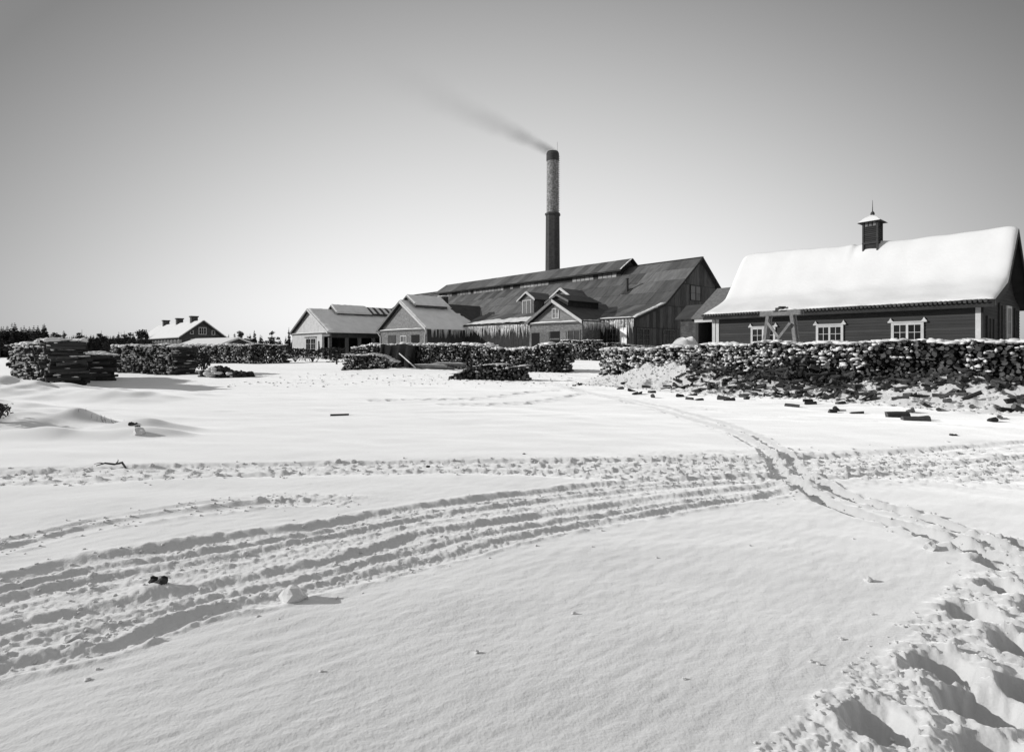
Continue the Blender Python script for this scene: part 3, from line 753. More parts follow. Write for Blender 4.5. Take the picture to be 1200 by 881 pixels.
while z < 7.5:
    z1 = z + pitch + .02
    ys = [y for y in np.arange(.1, BWD - .05, .05) if broof(y) - .3 > z]
    if len(ys) > 4:
        MB().slab([(.055, ys[0], z), (.055, ys[-1], z), (.025, ys[-1], z1), (.025, ys[0], z1)], .02).build('clapboard', 'barn', barn)
    z += pitch
MB().box(-.21, -.0, -.095, .0, -.3, 4.0).build('corner_board', 'paint', barn)
MB().box(.0, .095, -.095, .1, -.3, 4.0).build('corner_board', 'barn_dark', barn)
MB().box(-BL - .02, -BL + .2, -.095, .0, -.3, 4.0).build('corner_board', 'paint', barn)
for (y0, y1), (za, zb) in (((-.72, 1.95), (4.0, 4.98)), ((1.95, 4.45), (4.98, 7.98)), ((4.45, 6.95), (7.98, 4.98)), ((6.95, 9.35), (4.98, 4.0))):
    MB().slab([(-BL - .65, y0, za), (.62, y0, za), (.62, y1, zb), (-BL - .65, y1, zb)], .09).build('roof_slope', 'barn_dark', barn)
    MB().slab([(.63, y0, za - .22), (.63, y1, zb - .22), (.63, y1, zb + .1), (.63, y0, za + .1)], .05).build('barge_board', 'barn', barn)
MB().box(-BL - .65, .6, -.66, -.60, 3.74, 3.97).build('fascia', 'barn_dark', barn)
for k in range(12):
    MB().beam((-BL + .5 + k * 1.2, -.62, 3.80), (-BL + .5 + k * 1.2, .02, 4.03), .1, .14).build('rafter_end', 'barn_dark', barn)
tl = MB()
for k in range(78):
    x = -BL - .6 + k * .195
    tl.tube([(x, -.84, 4.02), (x, -.4, 4.18)], [.075, .07], 6)
stuff(tl.build('eave_tile', 'tile', barn, fix=False))
# the snow slab
SP = [(-.80, 4.17), (-.4, 4.36), (.4, 4.66), (1.2, 5.0), (1.95, 5.42), (2.7, 6.22), (3.5, 7.2), (4.1, 7.95), (4.5, 8.27), (4.9, 8.1), (6.2, 6.55), (7.0, 5.4), (8.4, 4.75), (9.4, 4.2)]
spc = curve(SP, 5)
def barn_snow():
    nx, nv = 150, len(spc)
    xs = np.linspace(-BL - .62, .66, nx)
    P = []; F = []
    for i, x in enumerate(xs):
        e = min(i, nx - 1 - i) / 5.0; rr_ = math.sqrt(max(0, 1 - (1 - min(e, 1)) ** 2)); extra = .42 * float(ss((-x - 5.0) / 9.0)) 
        dip = .30 * math.exp(-((x + 6.1) / 1.0) ** 2) - .16 * float(ss((x + 7.3) / .3)) * float(ss((-4.3 - x) / 1.8))
        for j in range(nv):
            y, z = spc[j]; zr = broof(min(max(y, -.72), 9.35)) + .09
            t = z - zr + extra * float(ss((y - 1.5) / 2.5)) + dip * float(ss((y - 3.2) / 1.2))
            n = .05 * sn(x * .8, y * .8, 9) + .06 * math.sin(y * 2.1 + x * .15) * float(ss((y - .3) / 1)) * .5
            ed = 1.0
            if j == 0: ed = .75 + .6 * sn(x * 1.7, .3, 2)
            P.append((x, y + (.12 * sn(x * 1.1, 7.3, 3) if j < 2 else 0), zr + max(.02, (t + n) * ed) * (.12 + .88 * rr_)))
    for i in range(nx - 1):
        for j in range(nv - 1):
            F.append((i * nv + j, (i + 1) * nv + j, (i + 1) * nv + j + 1, i * nv + j + 1))
    k = len(P)
    for i, x in enumerate(xs):
        P.append((x, -.70, broof(-.7) + .085)); 
    for i in range(nx - 1): F.append((k + i, k + i + 1, (i + 1) * nv, i * nv))
    for i in (0, nx - 1):
        k2 = len(P)
        for j in range(nv): P.append((xs[i], min(max(spc[j][0], -.7), 9.3), broof(min(max(spc[j][0], -.72), 9.35)) + .08))
        for j in range(nv - 1): F.append((k2 + j, i * nv + j, i * nv + j + 1, k2 + j + 1) if i == 0 else (k2 + j, k2 + j + 1, i * nv + j + 1, i * nv + j))
    MB().add(P, F).build('roof_snow', 'roof_snow', barn, smooth=True)
barn_snow()
for x0, x1, lb in ((-11.62, -10.02, None), (-7.6, -6.12, None), (-3.76, -2.30, None)):
    window(barn, (0, 0, 0), (x0, -.06, 1.35), EX, -EY, x1 - x0, 1.80, 2, 2, 4, .13, 'paint', 'glass', crown=True)
window(barn, (0, 0, 0), (.06, .55, .4), EY, EX, 1.5, 2.98, 2, 1, 1, .12, 'barn', 'barn_dark', 'door')
window(barn, (0, 0, 0), (.06, 3.1, .9), EY, EX, .8, 3.25, 1, 1, 4, .12, 'barn', 'barn_dark', 'shutter')
window(barn, (0, 0, 0), (.06, 4.92, 1.0), EY, EX, 1.15, 3.1, 1, 2, 4, .14, 'paint', 'pale_glass')
window(barn, (0, 0, 0), (.06, 6.96, .9), EY, EX, 1.0, 3.15, 1, 2, 4, .12, 'barn', 'barn_dark')
# ventilator on the ridge
ven = MB(); vx, vy = -6.1, 4.3
ven.box(vx - .35, vx + .35, vy - .35, vy + .35, 7.4, 9.62)
vent = ven.build('ventilator', 'barn_dark', barn)
for s_ in (0, 1):
    for k in range(9):
        z = 8.35 + k * .115
        if s_ == 0: MB().slab([(vx - .33, vy - .415, z), (vx + .33, vy - .415, z), (vx + .33, vy - .355, z + .10), (vx - .33, vy - .355, z + .10)], -.02).build('louvre', 'barn', vent)
        else: MB().slab([(vx + .415, vy - .33, z), (vx + .415, vy + .33, z), (vx + .355, vy + .33, z + .10), (vx + .355, vy - .33, z + .10)], .02).build('louvre', 'barn', vent)
for sx in (-1, 1):
    for sy in (-1, 1):
        MB().box(vx + sx * .385 - .045, vx + sx * .385 + .045, vy + sy * .385 - .045, vy + sy * .385 + .045, 7.6, 9.62).build('ventilator_post', 'barn', vent)
MB().box(vx - .44, vx + .44, vy - .44, vy + .44, 8.24, 8.33).build('ventilator_sill', 'barn', vent)
for k in range(3):
    MB().box(vx - .29 + k * .22, vx - .14 + k * .22, vy - .385, vy - .354, 9.33, 9.56).build('ventilator_opening', 'plank', vent)
MB().add([(vx - .64, vy - .64, 9.56), (vx + .64, vy - .64, 9.56), (vx + .64, vy + .64, 9.56), (vx - .64, vy + .64, 9.56), (vx, vy, 10.02)], [(3, 2, 1, 0), (0, 1, 4), (1, 2, 4), (2, 3, 4), (3, 0, 4)]).build('ventilator_roof', 'barn_dark', vent)
MB().add([(vx - .62, vy - .62, 9.60), (vx + .62, vy - .62, 9.60), (vx + .60, vy + .60, 9.6), (vx - .62, vy + .62, 9.60), (vx - .02, vy - .02, 10.10), (vx - .31, vy - .34, 9.90), (vx + .29, vy - .34, 9.89)], [(0, 1, 6, 5), (5, 6, 4), (0, 5, 4, 3), (1, 2, 4, 6), (2, 3, 4)]).build('ventilator_snow', 'roof_snow', vent)
fn_ = MB(); fn_.tube([(vx, vy, 9.98), (vx, vy, 10.06), (vx, vy, 10.13), (vx, vy, 10.22), (vx, vy, 10.3)], [.04, .10, .125, .10, .03], 10); fn_.tube([(vx, vy, 10.28), (vx, vy, 11.0)], [.028, .008], 6)
fn_.build('finial', 'iron', vent, smooth=True)
# ------------------------------------------------------------------ shed linking hall and barn
cs = thing('connecting_shed', BW(-14.9, 0), BA, 'low shed with dark opening linking the works hall to the barn', 'shed')
of = (-14.9, 0, 0)
MB(of).box(-14.38, -14.16, -.12, .12, -.3, 3.62).build('post', 'paint', cs)
MB(of).box(-15.75, -14.16, -.14, .10, 3.63, 3.90).build('lintel', 'paint', cs)
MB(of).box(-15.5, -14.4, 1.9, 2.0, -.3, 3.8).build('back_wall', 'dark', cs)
MB(of).box(-15.72, -15.5, -.05, 3.9, -.3, 3.62).build('side_wall', 'wall', cs)
MB(of).box(-17.2, -15.73, .3, .5, -.3, 3.75).build('front_wall', 'dark_brick', cs)
MB(of).slab([(-15.95, -.25, 3.86), (-14.1, -.25, 3.86), (-14.1, 4.1, 6.32), (-16.5, 4.1, 6.32)], .09).build('roof', 'plank', cs)
MB(of).slab([(-17.5, .1, 3.9), (-15.95, .1, 3.9), (-16.3, 2.0, 5.0), (-17.8, 2.0, 5.0)], .08).build('lean_to_roof', 'dark_sheet', cs)
MB(of).prism([(.5, -.3), (4.1, -.3), (4.1, 6.25), (.5, 4.2)], 0, -16.4, -15.75).build('gable_wall', 'wall', cs)
# ------------------------------------------------------------------ loading trestle
tr = thing('wooden_trestle', BW(-7.27, -5), BA, 'tall wooden trestle with crossed braces standing before the barn windows', 'trestle')
oT = (-7.27, -5, 0)
for y in (-5.25, -4.98):
    MB(oT).box(-8.34, -6.19, y - .07, y + .07, 3.52, 3.72).build('top_beam', 'trestle', tr)
MB(oT).box(-8.32, -7.6, -5.32, -4.9, 3.722, 3.78).build('deck_plank', 'trestle', tr)
MB(oT).box(-6.9, -6.2, -5.32, -4.9, 3.722, 3.78).build('deck_plank', 'trestle', tr)
for x0, x1 in ((-7.92, -8.42), (-6.66, -6.22)):
    for y in (-5.25, -4.98):
        MB(oT).beam((x1, y, .0), (x0, y, 3.52), .17, .14, (0, 1, 0)).build('leg', 'trestle', tr)
MB(oT).beam((-7.88, -5.36, 3.16), (-6.75, -5.36, 1.6), .13, .07, (0, 1, 0)).build('brace', 'trestle', tr)
MB(oT).beam((-6.66, -5.44, 3.10), (-7.9, -5.44, 1.5), .13, .07, (0, 1, 0)).build('brace', 'trestle', tr)
snow_strip(tr, oT, [(-7.4, -5, 3.79), (-7.0, -5, 3.80), (-6.5, -5, 3.79)], .5, .07, (0, 1, 0), 12)
blk = MB(); blk.box(-.25, .2, -.15, .15, 0, .10); blk.beam((-.3, 0, .14), (.32, .1, .16), .1, .07); blk.beam((-.02, -.2, .2), (.12, .2, .21), .09, .06)
tag(blk.build('wood_offcut', 'iron', None), 'dark wood offcuts lying on top of the wooden trestle', 'wood offcuts')
bo = bpy.data.objects['wood_offcut']; bo.location = BW(-7.33, -5.0, 3.782); bo.rotation_euler = (0, 0, BA)

# ------------------------------------------------------------------ dwelling house on the left
HA = math.radians(-45.444144433111916)
HX = Vector((math.cos(HA), math.sin(HA), 0)); HY = Vector((-math.sin(HA), math.cos(HA), 0)); HO = Vector((-66.8308, 120, 0))
def HW(x, y, z=0): return HO + HX * x + HY * y + Vector((0, 0, z))
dh = thing('dwelling_house', HW(0, 0), HA, 'distant dark house with snowy roof and three brick chimneys in a row', 'house')
MB().prism([(-4.1, 0), (4.1, 0), (4.1, 4.3), (0, 7.6), (-4.1, 4.3)], 0, -38, 0).build('wall', 'house', dh)
for s_ in (-1, 1):
    MB().slab([(-38.5, s_ * 4.7, 4.15), (.5, s_ * 4.7, 4.15), (.5, 0, 7.85), (-38.5, 0, 7.85)], .12 * -s_).build('roof', 'dark_sheet', dh)
    MB().slab([(-38.5, s_ * 4.75, 4.3), (.55, s_ * 4.75, 4.3), (.55, 0, 8.02), (-38.5, 0, 8.02)], .16 * -s_).build('roof_snow', 'roof_snow', dh)
    MB().slab([(.56, s_ * 4.7, 3.9), (.56, 0, 7.6), (.56, 0, 7.95), (.56, s_ * 4.7, 4.25)], .06).build('barge_board', 'wall', dh)
for xc_ in (-31.2, -18.6, -6.8):
    c_ = MB(); c_.box(xc_ - .6, xc_ + .6, -.66, .66, 6.8, 9.05); c_.box(xc_ - .76, xc_ + .76, -.82, .82, 9.05, 9.3)
    c_.build('chimney', 'dark_brick', dh)
for y0, y1, z0, z1, s_ in ((-.9, .68, 5.0, 6.6, 3), (-2.55, -1.83, 5.05, 5.9, 1), (1.67, 2.4, 4.95, 6.0, 1), (1.35, 2.55, 3.0, 4.1, 2), (-2.4, -1.2, 2.6, 4.1, 2)):
    window(dh, (0, 0, 0), (0, y0, z0), EY, EX, y1 - y0, z1 - z0, s_, 1, 2, .16, 'paint', 'glass')
for k in range(13):
    window(dh, (0, 0, 0), (-37 + k * 2.85, -4.1, 2.35), EX, -EY, 1.1, 1.6, 2, 1, 1, .12, 'paint', 'glass')
# low outbuilding in front of the house
ob = thing('outbuilding', (-43.5, 88, 0), HA + .15, 'low outbuilding with snow covered pitched roof in front of distant house', 'outbuilding')
MB().prism([(-3.2, 0), (3.2, 0), (3.2, 2.2), (0, 3.35), (-3.2, 2.2)], 0, -14, 0).build('wall', 'house', ob)
for s_ in (-1, 1):
    MB().slab([(-14.4, s_ * 3.8, 2.0), (.4, s_ * 3.8, 2.0), (.4, 0, 3.42), (-14.4, 0, 3.42)], .3 * -s_).build('roof_snow', 'roof_snow', ob)
    MB().slab([(.41, s_ * 3.75, 1.85), (.41, 0, 3.27), (.41, 0, 3.45), (.41, s_ * 3.75, 2.03)], .05).build('barge_board', 'wall', ob)

# ------------------------------------------------------------------ wood stacks
def log_variant(kind, seed):
    r = random.Random(seed); n = {'round': 9, 'half': 6, 'wedge': 5}[kind]
    if kind == 'round': sec = [(math.cos(2*math.pi*k/n) * r.uniform(.9, 1.06), math.sin(2*math.pi*k/n) * r.uniform(.9, 1.06)) for k in range(n)]
    elif kind == 'half': sec = [(math.cos(math.pi*k/(n-1)) * 1.12, math.sin(math.pi*k/(n-1)) * 1.05 - .42) for k in range(n)]
    else:
        sec = [(0, -1.0)] + [(math.sin(a) * 1.15, math.cos(a) * 1.0 - .05) for a in (.85, .3, -.3, -.85)]
        sec = sec[::-1] if False else sec
    a = r.uniform(0, 6.28)
    sec = [(x * math.cos(a) - z * math.sin(a), x * math.sin(a) + z * math.cos(a)) for x, z in sec]
    b = r.uniform(-.12, .12); V = []
    for y, dx, sc in ((-.5, 0, 1.0), (0, b, r.uniform(.94, 1.05)), (.5, r.uniform(-.1, .1), r.uniform(.9, 1.02))):
        V += [(x * sc + dx, y + r.uniform(-.006, .006), z * sc) for x, z in sec]
    n = len(sec)
    F = [(i*n+k, i*n+(k+1)%n, (i+1)*n+(k+1)%n, (i+1)*n+k) for i in range(2) for k in range(n)] + [tuple(range(n))[::-1], tuple(range(2*n, 3*n))]
    return V, F, [0] * (2 * n) + [1, 1]
VARS = [log_variant(k, i) for i, k in enumerate(['round'] * 5 + ['half'] * 3 + ['wedge'] * 4)]
LOGM = []
for V, F, mi in VARS:
    o = MB().add(V, F, mi).build('log', ['bark', 'cut'], None)
    LOGM.append(o.data); bpy.data.objects.remove(o)
ICO_V = None
def ico():
    t = (1 + 5 ** .5) / 2
    v = [(-1,t,0),(1,t,0),(-1,-t,0),(1,-t,0),(0,-1,t),(0,1,t),(0,-1,-t),(0,1,-t),(t,0,-1),(t,0,1),(-t,0,-1),(-t,0,1)]
    f = [(0,11,5),(0,5,1),(0,1,7),(0,7,10),(0,10,11),(1,5,9),(5,11,4),(11,10,2),(10,7,6),(7,1,8),(3,9,4),(3,4,2),(3,2,6),(3,6,8),(3,8,9),(4,9,5),(2,4,11),(6,2,10),(8,6,7),(9,8,1)]
    V = [Vector(p).normalized() for p in v]; cache = {}
    def mid(a, b):
        k = (min(a, b), max(a, b))
        if k not in cache: V.append(((V[a] + V[b]) / 2).normalized()); cache[k] = len(V) - 1
        return cache[k]
    F = []
    for a, b, c in f:
        x, y, z = mid(a, b), mid(b, c), mid(c, a); F += [(a, x, z), (b, y, x), (c, z, y), (x, y, z)]
    return np.array(V), np.array(F)
ICV, ICF = ico()
def blob_mesh(name, blobs, m, parent, seed=0, rough=.22):
    """blobs: (x, y, z, sx, sy, sz, rz); lumps joined into one mesh"""
    if not blobs: return None
    rs = np.random.RandomState(seed); VV = []; FF = []
    for i, (x, y, z, sx, sy, sz, rz) in enumerate(blobs):
        v = ICV * (1 + rough * (rs.rand(len(ICV), 1) * 2 - 1)) * (sx, sy, sz)
        c, s = math.cos(rz), math.sin(rz)
        v = np.stack([v[:, 0] * c - v[:, 1] * s + x, v[:, 0] * s + v[:, 1] * c + y, v[:, 2] + z], 1)
        VV.append(v); FF.append(ICF + i * len(ICV))
    return np_mesh(name, np.vstack(VV), np.vstack(FF), [m], parent, True, True)
def place_logs(root, logs, nmax, seed, kinds=12):
    """logs: (x, y, z, r, length, euler xyz) local to root; the nmax largest in view become parts"""
    r = random.Random(seed); M4 = Matrix.Translation(root.location) @ Matrix.Rotation(root.rotation_euler[2], 4, 'Z')
    key = [(-(l[3] / max(1, (M4 @ Vector(l[:3]) - Vector((0, 0, EYE))).length)) * (.6 + .4 * (1 if l[6] else 0)), i) for i, l in enumerate(logs)]
    big = set(i for _, i in sorted(key)[:nmax])
    mb = MB()
    for i, (x, y, z, rad, ln, rot, face) in enumerate(logs):
        k = r.randrange(kinds)
        M = Matrix.Translation((x, y, z)) @ rot.to_matrix().to_4x4() @ Matrix.Diagonal((rad, ln, rad, 1))
        if i in big:
            o = bpy.data.objects.new('log', LOGM[k]); COL.objects.link(o); o.parent = root; o.matrix_local = M
        else:
            V, F, mi = VARS[k]; mb.add([M @ Vector(v) for v in V], F, mi)
    if mb.v: stuff(mb.build('stacked_log', ['bark', 'cut'], root, fix=False))
from mathutils import Euler
def log_stack(label, p0, p1, h, ln=1.3, r=.085, nind=120, seed=0, snow=.35, cap=.08, top=None, taper=0.0, group=None, zoff=0.0, extra=None, capw=1.0, yj=.09, patches=None, kinds=12):
    """face runs from p0 to p1 (world x, y); logs reach back from the face"""
    rr = random.Random(seed); p0, p1 = Vector(p0), Vector(p1); d = p1 - p0; L = d.length; a = math.atan2(d.y, d.x)
    z0 = min(gz(*p0), gz(*p1), gz(*((p0 + p1) / 2))) - .04 + zoff
    root = thing('log_stack', (p0.x, p0.y, z0), a, label, 'wood stack', group or 'stacks of firewood in the yard')
    topf = top or (lambda u: h)
    logs = []; blobs = []; k = 0; z = r * .95
    snowf = snow if callable(snow) else (lambda u, z: snow)
    snow = snowf(L * .9, 0)
    while z < h * 1.25 + .3:
        u = r * (1 + .5 * (k % 2)) + rr.uniform(-.03, .03)
        while u < L - taper * z:
            tz = topf(u) + .10 * sn(u * .9 + seed, .5, 4)
            rad = r * rr.uniform(.66, 1.28)
            if z + rad < tz + .03 and u > taper * z:
                y = rr.gauss(0, yj) - (.12 if rr.random() < .06 else 0); zz = z + rr.uniform(-.025, .025)
                logs.append((u, ln / 2 + y, zz, rad, ln * rr.uniform(.80, 1.08), Euler((rr.gauss(0, .07 if (u < .4 or u > L - .5) else .04), rr.uniform(0, 6.28), rr.gauss(0, .13 if (u < .4 or u > L - .5) else .05))), True))
                s = snowf(u, z) * (.75 + 1.5 * (sn(u * .8 + seed * 3, z * 1.1, 7) + .5 * sn(u * 1.7, z * 2.2, 8))) * (.55 + .75 * z / h)
                if (u < 2.6 * r or u > L - 2.6 * r) and rr.random() < .45 + .4 * snowf(u, z):
                  for q_ in range(2):
                    blobs.append((u + rr.uniform(-.02, .02), ln * (.5 + rr.uniform(-.45, .45)), zz + rad * .85, rad * rr.uniform(.4, .9), ln * rr.uniform(.04, .22), rad * rr.uniform(.2, .45), rr.gauss(0, .05)))
                if rr.random() < s:
                    blobs.append((u + rr.uniform(-.03, .03), y + rr.uniform(-.02, .10), zz + rad * .82, rad * rr.uniform(.4, 1.0) * (1.6 if rr.random() < .12 else 1), rr.uniform(.05, .12), rad * rr.uniform(.22, .7), rr.uniform(-.6, .6)))
            u += rad * 1.93
        z += r * 1.68; k += 1
    if extra: logs += extra(rr)
    if patches:
        for i in range(int(L * h * 30)):
            u, z = rr.uniform(.1, L - .2), rr.uniform(.3, topf(0) + .05)
            if sn(u * .45 + 3, z * .8, 11) + .5 * sn(u * 1.1, z * 1.7, 12) < .62 - patches(u): continue
            blobs.append((u, rr.uniform(-.10, .10), z, rr.uniform(.03, .11), rr.uniform(.06, .2), rr.uniform(.02, .07), rr.uniform(-.6, .6)))
    place_logs(root, logs, nind, seed, kinds)
    # snow along the top and on the log ends
    n = int(L * 26)
    for i in range(n):
        u = rr.uniform(.05, L - .05)
        if u < taper * h or u > L - taper * h: continue
        dens = sn(u * .7 + seed, 3.3, 2)
        if dens < -.35 and rr.random() < .7: continue
        tz = topf(u) + .10 * sn(u * .9 + seed, .5, 4)
        blobs.append((u, rr.uniform(.0, ln * capw), tz + rr.uniform(-.03, .02), rr.uniform(.07, .24), rr.uniform(.10, .3), cap * rr.uniform(.25, .85), rr.uniform(0, 3)))
    o = blob_mesh('snow_clump', blobs, 'roof_snow', root, seed, .34)
    if o: stuff(o)
    return root
# left group
log_stack('tall snow dusted log stack nearest on the left, running back toward the trees', (-30.2, 33.6), (-19.2, 23.0), 2.06, 1.22, .078, 300, 1, lambda u, z: .95 - .5 * float(ss((u - 9) / 6)), .12, top=lambda u: 1.92 + .12 * ss((u - 9) / 5) + .05, kinds=6, yj=.13)
log_stack('lower log stack tucked against the right end of the tall left stack', (-26.0, 32.4), (-21.5, 28.0), 1.48, 1.2, .075, 200, 2, .3, .07, kinds=6, yj=.13)
log_stack('snowy log stack in front of the distant house, right of the tall left stack', (-29.3, 40.4), (-22.3, 36.7), 1.98, 1.5, .08, 260, 3, .75, .12, kinds=6, yj=.12)
log_stack('long far log stack with level snow on top, below the distant house', (-34.5, 58.2), (-26.4, 56.2), 2.05, 1.6, .09, 200, 4, 1.0, .16, top=lambda u: 1.95)
log_stack('cross piled right end of the far log stack below the house', (-26.25, 56.3), (-23.4, 57.8), 2.0, 1.5, .11, 100, 5, .28, .09)
# middle group
log_stack('low snow flecked log heap at the left end of the long middle stack', (-12.75, 41.6), (-8.55, 41.6), 1.22, 1.1, .085, 220, 6, .75, .10, top=lambda u: 1.22 - .5 * float(ss((u - 2.2) / 2)), taper=.15)
log_stack('very long middle log stack with a snow capped top before the annexes', (-13.6, 46.6), (2.9, 38.8), 2.05, 1.4, .085, 300, 7, .42, .17, top=lambda u: 1.85 + .2 * float(ss((u - 1.0) / 1.5)) - .35 * float(ss((u-12.8)/.7))*float(ss((17-u)/.4)))
log_stack('square cribbed end of the long middle stack beside the white gap', (3.0, 39.3), (3.95, 38.9), 2.05, 1.3, .10, 60, 8, .25, .06)
log_stack('knee high dark log stack in front of the long middle stack', (-3.6, 31.6), (-.35, 30.5), .86, 1.1, .075, 180, 9, .12, .02, top=lambda u: .35 + .55 * float(ss(u / 1.6)))
log_stack('small squared log pile joined to the right end of the knee high stack', (-.32, 30.45), (.82, 30.2), .88, 1.0, .09, 60, 10, .12, .03)
log_stack('dark log stack behind the white gap, in front of the works hall door', (4.75, 55.2), (7.7, 52.8), 2.0, 1.8, .10, 200, 11, .35, .07)
log_stack('sloping low log heap between the works hall gable and the right stack', (7.75, 52.9), (14.6, 47.0), 1.7, 1.5, .10, 150, 12, .1, .02, top=lambda u: 1.85 - .5 * float(ss((u - 1) / 7)))
# the long stack on the right, with its slide of tumbled billets
HL = 22.5
def talus(rr):
    L = []
    for i in range(820):
        u = rr.uniform(6.0, 22.0); v = (rr.random() ** 1.35) * 2.5
        x, y = H0 + HD * u + HN * v
        zs = gz(x, y) - HZ0
        t = max(0, 1 - v / 2.1) * (1.30 + .3 * math.sin(u * 1.3)) * float(np.interp(u, [6, 7.5, 9.5, 12, 14, 17, 22], [.2, .9, 1, .95, .75, .6, .55]))
        if v > .9 and rr.random() < .35 + .35 * (u > 14): continue
        L.append((u, -v, max(zs, t * rr.uniform(.75, 1.0)) + rr.uniform(.0, .09), rr.uniform(.04, .075), rr.uniform(.32, .58), Euler((rr.uniform(-.75, .75), rr.uniform(0, 6), rr.uniform(-1.6, 1.6))), True))
    return L
HP1 = H0 + HD * HL
HZ0 = min(gz(*H0), gz(*HP1), gz(*((H0 + HP1) / 2))) - .04
# (the berm lies against the stack, so its foot is taken from the open ground)
hz_fix = -.10 - HZ0
HZ0 = -.10
log_stack('very long log stack on the right with billets slid down into the snow', H0, HP1, 1.95, 1.0, .066, 300, 13, lambda u, z: float(np.interp(u, [0, 6, 10, 12, 14, 22], [.7, .75, .55, .3, .16, .1])) * (.5 + .6 * z / 2), .10,
          top=lambda u: float(np.interp(u, [0, 1.5, 5, 9, 14, 22], [1.84, 1.86, 1.98, 2.08, 2.08, 2.02])), zoff=hz_fix, extra=talus, yj=.11, patches=lambda u: float(np.interp(u, [0, 2, 8, 11, 13, 22], [.65, .9, .85, .7, .4, .1])))

# ------------------------------------------------------------------ trees
def spruce_mesh(seed, h, wide=.26):
    r = random.Random(seed); V = []; F = []
    z = h * .10
    while z < h * .985:
        t = (z / h); rad = h * wide * (1 - t) ** .85 * r.uniform(.75, 1.12) + .05 * h / 6.5
        n = max(5, int(11 * (1 - t) + 4)); a0 = r.uniform(0, 6.28)
        for k in range(n):
            a = a0 + 2 * math.pi * k / n + r.uniform(-.3, .3); R_ = rad * r.uniform(.6, 1.15); dr = R_ * r.uniform(.25, .55)
            ca, sa = math.cos(a), math.sin(a); wv = R_ * r.uniform(.30, .50)
            for q in range(2):
                f0, f1 = (0, .62) if q == 0 else (.45, 1.0)
                x0, x1 = R_ * f0, R_ * f1; z0, z1 = z - dr * f0 + r.uniform(-.008, .008) * h, z - dr * f1
                b = len(V); w0, w1 = wv * (.5 if q == 0 else 1.0), wv * (1.0 if q == 0 else .15)
                tw = r.choice((-1, 1)) * r.uniform(.5, 1.3)
                V += [(ca * x0 - sa * w0, sa * x0 + ca * w0, z0 - w0 * tw), (ca * x0 + sa * w0, sa * x0 - ca * w0, z0 + w0 * tw), (ca * x1 + sa * w1, sa * x1 - ca * w1, z1 + w1 * tw), (ca * x1 - sa * w1, sa * x1 + ca * w1, z1 - w1 * tw)]
                F.append((b, b + 1, b + 2, b + 3))
        z += h * r.uniform(.038, .06)
    b = len(V); V += [(.008 * h, 0, h * .9), (-.008 * h, .004 * h, h * .9), (0, 0, h * .995)]; F.append((b, b + 1, b + 2))
    return V, F
def pine_mesh(seed, h):
    r = random.Random(seed); V = []; F = []
    for c in range(r.randint(11, 15)):
        t = r.uniform(.32, 1.0); a = r.uniform(0, 6.28); d = h * .17 * (1.15 - t) ** .5 * r.uniform(.2, 1.2)
        cx, cy, cz = d * math.cos(a), d * math.sin(a), h * t * .95; s = h * r.uniform(.06, .12) * (1.25 - .6 * t)
        for k in range(64):
            v = Vector((r.gauss(0, 1), r.gauss(0, 1), r.gauss(0, .65))).normalized() * s * r.uniform(.45, 1.05)
            e = Vector((r.gauss(0, 1), r.gauss(0, 1), r.gauss(0, 1))).normalized(); g = e.cross(Vector((r.gauss(0, 1), r.gauss(0, 1), 1))).normalized()
            q = s * r.uniform(.2, .42); p = Vector((cx, cy, cz)) + v; b = len(V)
            V += [p - e * q - g * q * .4, p + e * q * .8 - g * q * .3, p + e * q + g * q * .45, p - e * q * .7 + g * q * .35]; F.append((b, b + 1, b + 2, b + 3))
    return V, F
TREEM = []
for i in range(5):
    h = 6.5; V, F = spruce_mesh(i, h, .17 + .03 * (i % 3)); o = MB().add(V, F).build('crown', 'needle', None, fix=False); TREEM.append(('spruce_tree', o.data)); bpy.data.objects.remove(o)
for i in range(4):
    V, F = pine_mesh(i + 20, 6.5); o = MB().add(V, F).build('crown', 'needle', None, fix=False); TREEM.append(('pine_tree', o.data)); bpy.data.objects.remove(o)
o = MB().tube([(0, 0, -.3), (0, 0, 3), (0, 0, 6.2)], [.13, .09, .02], 7).build('trunk', 'trunk', None); TRUNKM = o.data; bpy.data.objects.remove(o)
def tree(k, x, y, sc, label, group=None, wsc=1.0):
    nm, me = TREEM[k]
    t = thing(nm, (x, y, gz(x, y)), rnd.uniform(0, 6.28), label, 'tree', group)
    c = link('crown', me, t); c.scale = (sc * wsc, sc * wsc, sc)
    q = link('trunk', TRUNKM, t); q.scale = (sc, sc, sc)
    return t
tr_ = random.Random(5)
